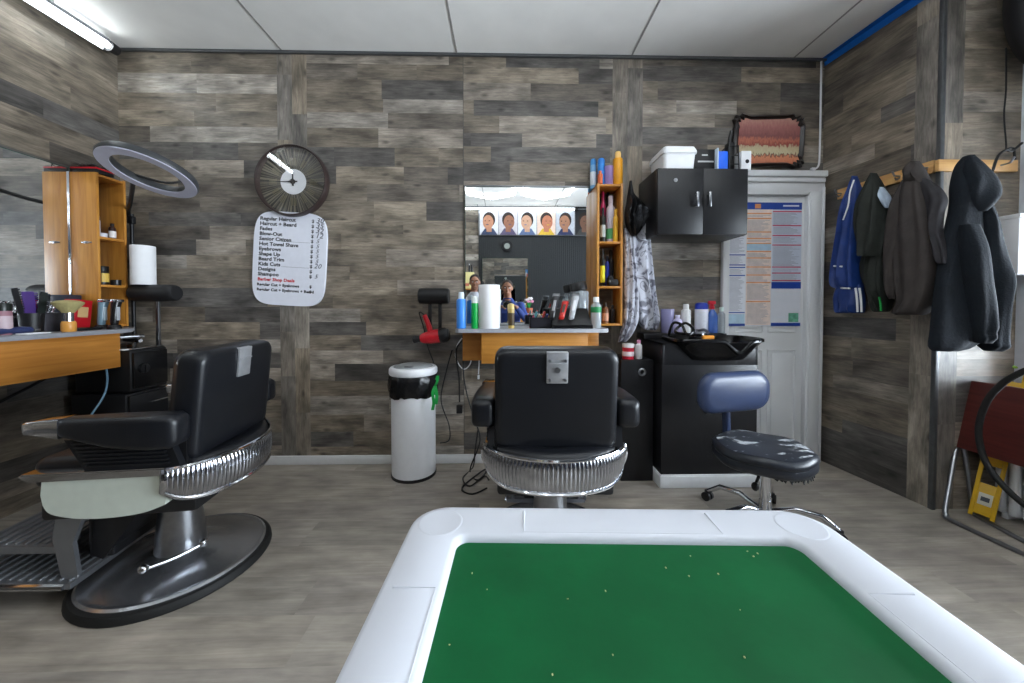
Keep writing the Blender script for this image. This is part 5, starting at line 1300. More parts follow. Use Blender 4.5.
# ------------------------------------------------------------------ cords
def cord(name,label,pts,r,m,extra=None,group=None):
    mb = MB(); mb.tube([V(p) for p in pts], r, 6, sub=6); a,b_ = V(pts[-1]),V(pts[-1])
    if not extra: return single(name, mb, m, label, 'cord', group)
    t = Thing(name,label,'cord',pts[-1],0,group); t.part('cable', mb, m)
    mb = MB(); c_,s_ = extra; mb.rbox(c_,s_,.004); t.part('plug', mb, m)
Yw = 2.485; P_ = lambda px,py,o=0: atY(px,py,Yw-o)
cord('charger_cord','white charger cord hanging in a loop below the middle counter',[P_(462,338,.02),P_(457,346,.03),P_(456,358,.03),P_(463,369,.03),P_(470,364,.03),P_(473,350,.03),P_(477,343,.03),P_(479,355,.03),P_(478.5,374,.03)],.004,m_white,(P_(478.5,377,.03),(.014,.012,.03)))
cord('power_cord','black power cord with an adapter hanging below the middle counter',[P_(470,336,.05),P_(461,342,.05),P_(456,352,.05),P_(459,378,.05),P_(459.5,402,.05)],.005,m_black,(P_(459.5,409,.05),(.04,.035,.055)))
cord('power_cord','black cord running from middle counter down beside the left arm of the middle chair',[P_(466,338,.08),P_(463,365,.08),P_(466,390,.08),P_(473,415,.08),P_(480,440,.1),atZ(470,470,.006),atZ(478,480,.006),atZ(488,468,.006),atZ(478,474,.012),atZ(462,488,.006),atZ(472,494,.006),atZ(487,488,.006)],.005,m_black)
cord('power_cord','black cord on the floor between white bin and middle chair',[P_(478,430,.06),P_(475,450,.06),atZ(473,467,.005),atZ(463,478,.006),atZ(470,486,.013),atZ(484,476,.012),atZ(489,480,.012)],.0045,m_black)
cord('power_cord','black cord looping from the red hair dryer down the wall behind the bin',[P_(452,350,.02),P_(446,372,.02),P_(441,400,.02),P_(449,425,.02),P_(449,440,.02),P_(440,443,.02)],.0045,m_black)
cord('power_cord','pale blue cord hanging below the end of the left counter',[V((-2.30,2.12,.74)),V((-2.30,2.125,.66)),V((-2.305,2.11,.58)),V((-2.31,2.06,.50)),V((-2.33,2.0,.40))],.005,M('pale_blue_cord',(120,160,186),.4))
cord('power_cord','black cord sagging along the left wall under the counter',[V((XL+.012,1.3,.60)),V((XL+.012,1.55,.545)),V((XL+.012,1.75,.555)),V((XL+.012,1.95,.63)),V((XL+.012,2.1,.70))],.007,m_black)

# ------------------------------------------------------------------ cape and bag on the wall beside the middle tower
def garment(rows, fn, nrm, depth, folds=7, amp=.06, seed=1, n=40, sub=5, offs=0):
    """closed loft: rows of (y, xl, xr[, depth factor]) in photo pixels seen on a real plane fn"""
    r = random.Random(seed); ph = [r.uniform(0,6.28) for _ in range(4)]
    cs = []
    for row in rows:
        L_, R_ = fn(row[1],row[0]), fn(row[2],row[0]); d = depth*(row[3] if len(row)>3 else 1)
        cs.append((L_,R_,d))
    def cr(vals): return spline(vals, sub)
    Ls, Rs = cr([c[0] for c in cs]), cr([c[1] for c in cs]); Ds = cr([V((c[2],0,0)) for c in cs])
    rings = []; N_ = len(Ls)
    for i in range(N_):
        t_ = i/(N_-1); c = (Ls[i]+Rs[i])/2; h = (Rs[i]-Ls[i])/2; d = Ds[i].x; ring = []
        for k in range(n):
            a = 2*PI*k/n; ca, sa = math.cos(a), math.sin(a); ex = .75
            u = math.copysign(abs(ca)**ex,ca); v = math.copysign(abs(sa)**ex,sa)
            f = amp*(math.sin(folds*u*1.6+ph[0]+1.5*math.sin(3*t_+ph[1]))+.6*math.sin(folds*2.3*u+ph[2]+4*t_))*min(1,.25+t_)
            f += amp*.5*math.sin(9*t_+3*u+ph[3])
            ring.append(c+h*u+nrm*(d*v*(1+0*f)+ (d*f*1.6 if v>-.2 else 0)+offs))
        rings.append(ring)
    mb = MB(); mb.smooth = 75; mb.loft(rings); return mb
m_cape, nt, b = newmat('printed_cape'); L = nt.links.new
tc = node(nt,'ShaderNodeTexCoord'); mp = node(nt,'ShaderNodeMapping'); mp.inputs['Rotation'].default_value=(0,.5,0); mp.inputs['Scale'].default_value=(1,1,.9); L(tc.outputs['Object'],mp.inputs[0])
nz = node(nt,'ShaderNodeTexNoise'); nz.inputs['Scale'].default_value=11; nz.inputs['Detail'].default_value=2; nz.inputs['Distortion'].default_value=1.6; L(mp.outputs[0],nz.inputs['Vector'])
rp = node(nt,'ShaderNodeValToRGB'); cr = rp.color_ramp; cr.elements[0].position=.40; cr.elements[0].color=rgb((108,108,120)); cr.elements[1].position=.47; cr.elements[1].color=rgb((190,192,204))
e_=cr.elements.new(.60); e_.color=rgb((200,202,212)); e_=cr.elements.new(.64); e_.color=rgb((104,104,114)); e_=cr.elements.new(.68); e_.color=rgb((186,188,200))
L(nz.outputs['Fac'],rp.inputs[0]); L(rp.outputs[0],b.inputs['Base Color']); b.inputs['Roughness'].default_value=.6
fnc = lambda px,py: atY(px,py,2.41); nb = V((0,-1,0))
t = Thing('barber_cape','pale grey printed barber cape hanging beside the middle shelf tower','cape',(xat(638,2.44),2.44,.9))
mb = garment([(205,632,643,.6),(225,629,647),(250,626,650),(275,628,653),(300,634,656),(318,637,658),(327,641,657,.7),(330,646,656,.3)],fnc,nb,.045,5,.22,3); t.part('cape_body', mb, m_cape)
mb = garment([(228,624,633,.5),(250,624,634),(275,624,637),(300,624,640),(320,623,638),(334,620,632,.8),(342,618,626,.3)],lambda px,py: atY(px,py,2.39),nb,.035,5,.22,8); t.part('cape_fold', mb, m_cape)
mb = MB(); q = atY(637,203,2.42); mb.tube([q+V((0,.075,.03)),q+V((0,.01,.02)),q+V((0,-.01,.03))],.005,8); t.part('hook', mb, m_steel)
# printed strokes of worn-off lettering
mb = MB()
t = Thing('mesh_bag','crumpled black bag hanging over the printed cape','bag',(xat(634,2.36),2.36,zat(238,2.36)))
mb = garment([(181,629.5,631.5,.2),(194,628,634,.4),(203,627,641),(215,625,645),(226,627,642),(236,632,636,.4)],lambda px,py: atY(px,py,2.335),nb,.05,6,.35,5,n=36); t.part('bag_body', mb, M('black_mesh_fabric',(24,25,28),.6,var=.5,scale=60,bump=.6,bscale=40))
mb = garment([(205,638,642,.4),(209,637,646.5),(218,637,646),(226,639,643,.4)],lambda px,py: atY(px,py,2.29),nb,.025,6,.5,6,n=24); t.part('bag_frill', mb, M('grey_black_mesh',(60,62,68),.6,var=.8,scale=90,bump=.6,bscale=70))

# ------------------------------------------------------------------ coat rails and coats
m_pine = wood('pine_board',(190,140,84),(224,178,116),'Y')
m_pinex = wood('pine_board_across',(196,146,88),(226,180,116),'X')
rp0 = V(rw(0,0))
def onR(px,py,off=0): return atP(px,py,V((XR,YB,0))+RN*off,RN)
a_, b_ = onR(838.5,191,.012), onR(934.5,171,.012)
zc1 = (a_.z+b_.z)/2
t = Thing('coat_rail','pale wooden coat rail on the right plank wall','coat rail',(a_+b_)/2)
mb = MB(); A_, B_ = V((a_.x,a_.y,zc1)), V((b_.x,b_.y,zc1)); n_ = RN
mb.prism([A_-n_*.0105+V((0,0,-.032)),B_-n_*.0105+V((0,0,-.032)),B_-n_*.0105+V((0,0,.032)),A_-n_*.0105+V((0,0,.032))],n_*.019); t.part('board', mb, m_pine)
for f_ in (.05,.30,.50,.70,.95):
    mb = MB(); q = A_.lerp(B_,f_)+n_*.008; mb.tube([q+V((0,0,.0)),q+n_*.035+V((0,0,.0)),q+n_*.05+V((0,0,.025))],.005,8); mb.tube([q+V((0,0,-.01)),q+n_*.02+V((0,0,-.022)),q+n_*.032+V((0,0,-.012))],.004,8); t.part('hook', mb, m_darksteel)
Yr = YE-.012; a_, b_ = atY(937,165.5,Yr), atY(1016,165.5,Yr)
t = Thing('coat_rail','short pale wooden coat rail behind the navy hoodie','coat rail',(a_+b_)/2)
mb = MB(); mb.box(a_.x,b_.x,YE-.021,YE-.001,a_.z-.030,a_.z+.030,.003); t.part('board', mb, m_pinex)
for f_ in (.3,.78):
    mb = MB(); q = V((a_.x+(b_.x-a_.x)*f_,YE-.021,a_.z)); mb.tube([q,q+V((0,-.035,0)),q+V((0,-.05,.025))],.005,8); t.part('hook', mb, m_darksteel)
def coat_fn(off): return lambda px,py: onR(px,py,off)
m_blue = M('blue_quilted_cloth',(24,54,118),.5,var=.2,scale=14,bump=.2,bscale=40)
m_dkgreen = M('black_green_cloth',(36,40,36),.75,var=.2,scale=14,bump=.2,bscale=50)
m_brown = M('dark_brown_cloth',(56,50,48),.75,var=.18,scale=14,bump=.25,bscale=50)
m_navy = M('navy_fleece',(9,18,27),.9,var=.2,scale=14,bump=.3,bscale=120)
m_pale = M('pale_lining',(176,190,206),.7)
# blue jacket
t = Thing('jacket','blue jacket with white piping hanging nearest the door','jacket',onR(848,310,.07))
mb = garment([(176,853,856,.3),(190,849,860,.6),(207,846,861),(232,841,861),(252,836,861),(270,833,861),(284,834,861),(288,838,860,.8)],coat_fn(.075),RN,.06,6,.15,2); t.part('jacket_body', mb, m_blue)
mb = garment([(284,838,862,.8),(298,836,863),(310,836,863),(313,838,862,.7)],coat_fn(.07),RN,.05,7,.15,4); t.part('sleeve', mb, m_blue)
mb = MB(); mb.tube([onR(854,180,.115),onR(850,192,.13),onR(848,206,.14),onR(843,220,.14)],.0045,6,sub=4); t.part('piping', mb, m_white, 'white piping')
mb = MB(); mb.tube([onR(834,266,.128),onR(842,266.5,.14)],.006,6); t.part('reflective_strip', mb, m_white, 'white strip'); mb = MB(); mb.tube([onR(841,288,.13),onR(850,288.5,.138)],.005,6); t.part('reflective_strip', mb, m_white, 'white strip')
for px in (857,861):
    mb = MB(); mb.tube([onR(px-1.5,288,.13),onR(px,300,.13),onR(px+.5,312,.125)],.006,6,sub=3); t.part('cuff_stripe', mb, m_white, 'white stripe')
# black green jacket
t = Thing('jacket','black jacket with a green edge between blue jacket and brown coat','jacket',onR(876,310,.08))
mb = garment([(173,872,875,.3),(186,866,882,.6),(205,861,887),(230,859,889),(250,861,886),(256,864,885)],coat_fn(.09),RN,.065,5,.14,5); t.part('jacket_body', mb, m_dkgreen)
mb = garment([(200,882,893,.5),(230,884,892),(258,866,888),(280,864,888),(298,873,890),(310,876,888,.7),(312,878,886,.4)],coat_fn(.07),RN,.055,6,.2,6); t.part('sleeve', mb, m_dkgreen)
mb = garment([(187,880,883,.3),(196,880,889),(206,884,892,.7),(208,886,891,.3)],coat_fn(.12),RN,.025,4,.2,7,n=20); t.part('hood_lining', mb, m_pale, 'pale patterned lining')
mb = MB(); mb.tube([onR(879,297,.13),onR(880.5,304,.13),onR(881,311,.125)],.005,6,sub=3); t.part('edge_strip', mb, m_green, 'green edge')
# brown coat
t = Thing('coat','big dark brown coat on the long coat rail','coat',onR(915,315,.1))
mb = garment([(161,912,918,.3),(172,908,924,.6),(195,903,932),(225,899,936),(250,899,938),(280,901,936),(300,904,930),(312,898,925),(315,900,923,.6)],coat_fn(.10),RN,.07,4,.10,9); t.part('coat_body', mb, m_brown)
mb = garment([(180,903,914,.4),(205,895,910),(240,888,906),(270,887,902),(290,890,900),(299,892,899,.6)],coat_fn(.115),RN,.055,3,.08,10); t.part('sleeve', mb, m_brown)
mb = garment([(178,918,926,.4),(188,922,940,.8),(200,927,946),(214,929,942),(232,931,941),(250,934,946),(262,937,947,.7),(264,939,946,.4)],coat_fn(.12),RN,.032,3,.12,11); t.part('sleeve', mb, M('dark_brown_cloth_inner',(40,38,42),.75,var=.2))
mb = MB()
mb = garment([(162,911,918,.4),(172,907,922),(182,905,926,.6)],coat_fn(.12),RN,.06,4,.1,12,n=24); t.part('collar', mb, m_brown)
# hoodie
hy_ = YE-.11; fh = lambda o: (lambda px,py: atY(px,py,hy_-o))
t = Thing('hoodie','dark navy hooded sweatshirt hanging at the far right','hoodie',atY(970,350,hy_))
mb = garment([(156,965,972,.4),(166,958,976,.7),(185,955,977),(205,954,978),(235,947,982),(265,941,986),(300,936,990),(330,933,985),(346,932,968),(351,934,955,.5)],fh(.0),nb,.045,3,.07,13); t.part('hoodie_body', mb, m_navy)
mb = garment([(157,968,974,.3),(168,966,983,.7),(180,967,991),(192,968,996),(202,970,993),(212,974,986,.5)],fh(.035),nb,.042,2,.08,14); t.part('hood', mb, m_navy)
mb = garment([(225,962,978,.5),(250,964,983),(280,968,988),(305,972,991),(325,974,992),(332,975,991,.85),(338,976,991,.9),(343,978,989,.5)],fh(.06),nb,.045,3,.07,15); t.part('sleeve', mb, m_navy)
mb = garment([(200,976,988,.5),(222,978,991),(245,980,996),(265,984,1002),(281,988,1006),(300,988,1002),(325,984,1001),(340,985,1003,.9),(346,985,1002),(351,987,1000,.5)],fh(.02),nb,.05,3,.10,16); t.part('sleeve', mb, m_navy)
# wire hanger with cord
mb = MB(); q = lambda px,py,o=.03: atY(px,py,YE-o)
t = Thing('wire_hanger','black wire hanger on a thin cord above the navy hoodie','hanger',q(1005,160))
mb.tube([q(993,170,.04),q(998,156,.04),q(1006,150,.04),q(1012,151,.04),q(1022,143,.04)],.006,8,sub=4); mb.tube([q(1006,150,.04),q(1013,148,.04),q(1015,160,.04)],.005,8,sub=3); t.part('wire', mb, m_black)
mb = MB(); mb.tube([q(1006,48,.012),q(1006,90,.012),q(1004,115,.012),q(1006,142,.02),q(1006,150,.04)],.0035,6,sub=4); t.part('cord', mb, m_black)
mb = MB(); mb.tube([q(993,170,.04),q(992,185,.05),q(993,205,.06)],.004,6,sub=3); t.part('lower_wire', mb, m_black)
# dark rounded thing at the top right corner
bcx = atY(1072,-6,YE-.18)
t = Thing('ceiling_fixture','black rounded fixture high on the wall in the top right corner','fixture',(bcx.x,YE-.13,bcx.z-.3)); 
mb = MB(); mb.smooth=60; mb.lathe([(.0,-.10),(.12,-.095),(.20,-.05),(.215,0),(.21,.05),(.17,.10),(.06,.12),(.0,.125)],(bcx.x,YE-.13,bcx.z),40,rot=rotX(PI/2)@Matrix.Diagonal((1,1.45,1)).to_3x3()); t.part('shell', mb, m_blackmat)
mb = MB(); mb.cyl((bcx.x,YE-.05,bcx.z),(bcx.x,YE-.001,bcx.z),.06,seg=20); t.part('wall_mount', mb, m_black)
mb = MB(); qd = atY(1022,41,YE-.25); mb.ball((bcx.x-.10,YE-.222,bcx.z-.12),.006); t.part('indicator', mb, m_white)
# white device box by the window
q0, q1 = atY(1004,275,YE-.05), atY(1024,218,YE-.05)
t = Thing('wall_box','white box with a lilac front panel beyond the navy hoodie','box',(q0.x,YE-.05,q0.z))
mb = MB(); mb.box(q0.x,q0.x+.14,YE-.10,YE-.002,q0.z,q1.z-.01,.004); t.part('body', mb, m_white); mb = MB(); mb.box(q0.x+.045,q0.x+.135,YE-.106,YE-.10,q0.z+.01,q1.z-.03,.002); t.part('front_panel', mb, col((150,140,176),.4))
mb = MB(); mb.box(q0.x-.004,q0.x+.144,YE-.105,YE-.001,q1.z-.01,q1.z+.012,.004); t.part('lid', mb, m_white)
# ------------------------------------------------------------------ folded table, level, hose, radiator at the far right
m_maroon = wood('maroon_laminate',(70,26,22),(92,38,32),'Y',.35)
t = Thing('folding_table','folded table with a dark red top leaning by the radiator at the right','table',(2.35,1.5,0))
c00, c01 = atY(953,446,1.885), atY(968,380,1.885)
L_ = V((.03,-.80,0)); th = V((.02,0,.0))
mb = MB(); mb.prism([c00,c00+L_,c01+L_,c01], th); bmesh.ops.bevel(mb.bm, geom=mb.bm.edges[:], offset=.003, segments=1, affect='EDGES'); t.part('tabletop', mb, m_maroon)
def footrail(pts_px, r=.011):
    a, b_, c_, d_ = pts_px
    p1 = atZ(*b_, .011); p2 = atZ(*c_, .011); p3 = p2+(p2-p1).normalized()*.62
    top = atX(a[0], a[1], (c00.x+.012 if d_ == 0 else c00.x+.025))
    k1 = p1.lerp(top,.12); k2 = p1.lerp(p2,.10); tp2 = V((p3.x+(top.x-p1.x), p3.y, top.z))
    mb = MB(); mb.tube([top, p1.lerp(top,.5), k1, p1.lerp((k1+k2)/2,.6), k2, p2, p3.lerp(p2,.1), p3.lerp((p3.lerp(p2,.1)+p3.lerp(tp2,.1))/2,.6), p3.lerp(tp2,.12), tp2], r, 10, sub=4)
    t.part('leg_frame', mb, m_steel)
footrail(((956,447),(944,517),(1024,554),0)); footrail(((964,448),(974,514),(1024,541),1))
m_yellow = M('yellow_level',(196,154,12),.45,var=.06)
p0, p1 = atZ(980,521,0.004), atY(1027,322,1.90)
d = (p1-p0).normalized(); nv = (O-p0).cross(d).normalized(); nf = d.cross(nv).normalized()
if nf.dot(O-p0) < 0: nf = -nf
R_ = Matrix(((nv.x,nf.x,d.x),(nv.y,nf.y,d.y),(nv.z,nf.z,d.z))); Ln = (p1-p0).length
t = Thing('spirit_level','long yellow spirit level leaning behind the folded dark red table','level',p0)
w_ = .085; mb = MB()
for s in (-1,1): mb.rbox(p0+d*Ln/2+nv*s*(w_/2-.008)+nf*0,(.016,.024,Ln-.03),.003,R_)
for f_,l_ in ((.10,.16),(.36,.22),(.62,.14),(.90,.16)): mb.rbox(p0+d*Ln*f_,(w_-.014,.014,l_),.003,R_)
t.part('frame', mb, m_yellow)
mb = MB(); mb.rbox(p0+d*Ln*.10+nf*.0085,(.045,.003,.06),.001,R_); t.part('sticker', mb, col((190,186,170),.5), 'pale sticker')
mb = MB(); mb.rbox(p0+d*Ln*.10+nf*.0105,(.028,.002,.022),.0005,R_); t.part('sticker_print', mb, col((60,64,72),.5))
mb = MB(); mb.cyl(p0+d*Ln*.76-nv*.03,p0+d*Ln*.76+nv*.03,.008,seg=12); t.part('vial', mb, col((150,200,70),.15))
mb = MB(); Q = lambda px,py,x=2.27: atX(px,py,x)
mb.tube([Q(1040,366),Q(1022,372),Q(1002,384),Q(986,403),Q(978.5,430),Q(984,458),Q(999,481),Q(1022,503),Q(1050,522)],.0125,10,sub=6); single('hose', mb, m_rubber, 'thick black hose looping in front of the folded dark red table', 'hose')
t = Thing('radiator','white column radiator under the shop window behind the folded table','radiator',(2.61,1.5,0))
for k in range(11):
    y = 1.80-.052*k; mb = MB()
    for dx in (0,.06): mb.cyl((2.585+dx,y,.06),(2.585+dx,y,.58),.020,seg=12); 
    mb.rbox((2.615,y,.05),(.10,.036,.05),.015); mb.rbox((2.615,y,.59),(.10,.036,.05),.015)
    t.part('column', mb, m_paint)
for y in (1.78,1.30):
    mb = MB(); mb.box(2.575,2.655,y-.012,y+.012,0,.03,.003); t.part('foot', mb, m_paint)

# ------------------------------------------------------------------ behind the camera, seen in the mirrors
# lit poster panel above the slats
lz0, lz1 = 1.1+69*6.32/360, 1.1+94*6.32/360
lx0, lx1 = xo+.02, 1.55
t = Thing('poster_panel','long panel of haircut portraits above the slat wall behind the camera','poster panel',((lx0+lx1)/2,YO+.04,lz0))
mb = MB(); mb.box(lx0-.02,lx1+.02,YO+.017,YO+.05,lz0-.02,lz1+.02,.004); t.part('frame', mb, m_steel)
n = 6; wp = (lx1-lx0)/n; rr = random.Random(8)
skins = [(196,140,110),(150,100,76),(206,160,132),(190,120,90),(170,120,92),(120,84,66)]
for k in range(n):
    a = lx0+k*wp; cx_ = a+wp/2
    mats_ = [M('portrait_ground',((226,226,232),(206,200,206),(220,222,228),(236,206,190),(196,200,210),(30,32,36))[k],.35), M('portrait_skin',skins[k],.5), M('portrait_hair',(44,32,28),.6), M('portrait_cloth',((60,70,100),(90,80,110),(90,110,150),(220,180,60),(40,50,90),(60,60,60))[k],.5)]
    mb = MB(); mb.smooth = 1
    mb.quad(V((a+.006,YO+.0515,lz0)),V((a+wp-.006,YO+.0515,lz0)),V((a+wp-.006,YO+.0515,lz1)),V((a+.006,YO+.0515,lz1)))
    def ell(x,z,rx,rz,mi,o):
        mb.mi = mi; mb.poly([V((x+rx*math.cos(2*PI*q/24),YO+o,z+rz*math.sin(2*PI*q/24))) for q in range(24)])
    hz = lz0+(lz1-lz0)*.52; hr = (lz1-lz0)*.30; sh = .03*(1 if k%2 else -1)
    mb.mi = 3; mb.poly([V((a+.02,YO+.0525,lz0)),V((a+wp-.02,YO+.0525,lz0)),V((cx_+.07,YO+.0525,lz0+.11)),V((cx_-.07,YO+.0525,lz0+.11))])
    mb.mi = 1; mb.poly([V((cx_-.045,YO+.053,lz0+.05)),V((cx_+.045,YO+.053,lz0+.05)),V((cx_+.045,YO+.053,hz)),V((cx_-.045,YO+.053,hz))])
    ell(cx_,hz+.03,hr*.80,hr*1.0,2,.0535); ell(cx_+sh*.5,hz-.012,hr*.70,hr*.92,1,.054)
    ell(cx_+sh-.035,hz+.01,.012,.007,2,.0545); ell(cx_+sh+.035,hz+.01,.012,.007,2,.0545); ell(cx_+sh,hz-.055,.026,.007,3,.0545)
    t.part('portrait', mb, mats_)
# small black clock
t = Thing('wall_clock','small black clock on the slat wall behind the camera','clock',(.045,YO+.03,2.02))
mb = MB(); mb.lathe([(0,0),(.10,0),(.10,.03),(.088,.034),(.084,.024),(0,.024)],(.045,YO+.017,2.12),32,rot=rotX(-PI/2)); t.part('case', mb, m_black)
mb = MB(); mb.lathe([(.05,.0245),(.05,.027),(0,.027)],(.045,YO+.017,2.12),24,rot=rotX(-PI/2)); t.part('dial_centre', mb, col((150,156,150),.5))
# opposite mirror
mA, mB = -.385, .41
t = Thing('wall_mirror','mirror on the slat wall behind the camera','mirror',(.01,YO+.02,.97))
mb = MB(); mb.box(mA,mB,YO+.017,YO+.026,.97,1.915); t.part('backing', mb, m_glassgreen)
mb = MB(); mb.quad(V((mA+.003,YO+.0265,.973)),V((mB-.003,YO+.0265,.973)),V((mB-.003,YO+.0265,1.912)),V((mA+.003,YO+.0265,1.912))); t.part('glass', mb, m_mirror)
t = Thing('wall_counter','grey counter on the slat wall behind the camera','counter',(.2,YO+.12,.9))
mb = MB(); mb.box(-.43,.75,YO+.02,YO+.27,.935,.958,.003); t.part('worktop', mb, m_top)
mb = MB(); mb.box(-.38,.70,YO+.18,YO+.20,.75,.935,.002); t.part('apron', mb, m_oakx)
# shelf with goods at the left of the opposite wall
t = Thing('wall_shelf','small shelf on the plank wall behind the camera','shelf',(-.66,YO+.09,1.36))
mb = MB(); mb.box(-.86,-.50,YO+.001,YO+.17,1.36,1.378,.002); t.part('board', mb, m_oakx)
for x in (-.80,-.56):
    mb = MB(); mb.prism([V((x,YO+.001,1.36)),V((x,YO+.14,1.36)),V((x,YO+.001,1.25))],(.012,0,0)); t.part('bracket', mb, m_steel)
t = Thing('picture_carton','pale yellow carton on the shelf behind the camera','box',(-.65,YO+.1,1.378))
mb = MB(); mb.box(-.80,-.52,YO+.05,YO+.15,1.3785,1.66,.003); t.part('body', mb, col((226,214,150),.5))
mb = MB(); mb.box(-.77,-.60,YO+.149,YO+.1515,1.42,1.47); t.part('print', mb, col((206,120,96),.5))
for k,(x,h) in enumerate(((-.74,.10),(-.68,.12),(-.60,.15),(-.56,.13))):
    bottle('small_bottle',('shortest dark bottle on the pale carton behind the camera','second dark bottle on the pale carton behind the camera','tallest dark bottle on the pale carton behind the camera','last dark bottle on the pale carton behind the camera')[k],'bottle',505,2.3,1.6605,305-360*(1.6605+h-H)/2.3,5,(40,44,50),(180,180,184) if k == 2 else (20,20,20),'bottle','dark bottles behind the camera').o.location = (x,YO+.10,1.6605)
# flower pot on the opposite counter
t = Thing('flower_pot','small pot of pink and white flowers on the counter behind the camera','flower pot',(.42,YO+.16,.9585))
mb = MB(); mb.lathe([(0,0),(.05,0),(.065,.09),(.06,.09),(0,.08)],(.42,YO+.16,.9585),20); t.part('pot', mb, col((176,96,66),.6))
for k in range(9):
    a = k*2.4; r_ = .02+.012*(k%4); c_ = V((.42+r_*math.cos(a)*1.5,YO+.16+r_*math.sin(a)*1.5,1.16+.025*(k%3)))
    mb = MB(); mb.tube([V((.42,YO+.16,1.03)),c_],.003,5); t.part('stem', mb, m_green)
    mb = MB()
    for q in range(5): mb.ball(c_+V((.014*math.cos(q*1.257),0.0,.014*math.sin(q*1.257))),.012,.009,.012,8)
    t.part('blossom', mb, col((230,150,180) if k%3 == 0 else (238,230,232),.7))

# people
def remeshed(name, mb, mat, parent, loc, voxel=.008, smooth=4, label=None):
    mb.shift(-V(loc)); me = mb.mesh(name, mat); o = bpy.data.objects.new(name, me); C.objects.link(o)
    md = o.modifiers.new('r','REMESH'); md.mode = 'VOXEL'; md.voxel_size = voxel; md.use_smooth_shade = True
    ms = o.modifiers.new('s','SMOOTH'); ms.iterations = smooth; ms.factor = .5
    dg = bpy.context.evaluated_depsgraph_get(); dg.update()
    nm = bpy.data.meshes.new_from_object(o.evaluated_get(dg)); o.modifiers.clear(); o.data = nm
    nm.materials.clear(); nm.materials.append(mat)
    for p in nm.polygons: p.use_smooth = True
    o.parent = parent
    if label: o['label'] = label
    return o
def hand(mb, wrist, d, up, side, curl=.5):
    """palm, four unequal bent fingers and a thumb from the palm's side"""
    d = V(d).normalized(); up = V(up); up = (up-d*up.dot(d)).normalized(); s = d.cross(up)*side
    w = V(wrist); pc_ = w+d*.05
    rings = []
    for f_, wd, tk in ((-.01,.022,.018),(.02,.030,.017),(.06,.038,.015),(.09,.038,.012)):
        c_ = w+d*f_; rings.append([c_+s*wd*math.cos(a)+up*tk*math.sin(a) for a in [2*PI*k/16 for k in range(16)]])
    mb.loft(rings)
    for k,(ln,off) in enumerate(((.070,.028),(.080,.010),(.074,-.009),(.058,-.027))):
        a = w+d*.085+s*off; c1 = math.cos(curl); s1 = math.sin(curl)
        b_ = a+(d*c1-up*s1)*ln*.45; c1, s1 = math.cos(curl*2), math.sin(curl*2); c_ = b_+(d*c1-up*s1)*ln*.32
        c1, s1 = math.cos(curl*2.8), math.sin(curl*2.8); e_ = c_+(d*c1-up*s1)*ln*.25
        mb.tube([a-d*.02,a,b_,c_,e_],[.009,.0092,.0088,.008,.0068],8)
    a = w+d*.03+s*.030; mb.tube([a-s*.012,a,a+(s*.6+d*.6-up*.2).normalized()*.03,a+(s*.35+d*.9-up*.4).normalized()*.055],[.011,.011,.0095,.008],8)
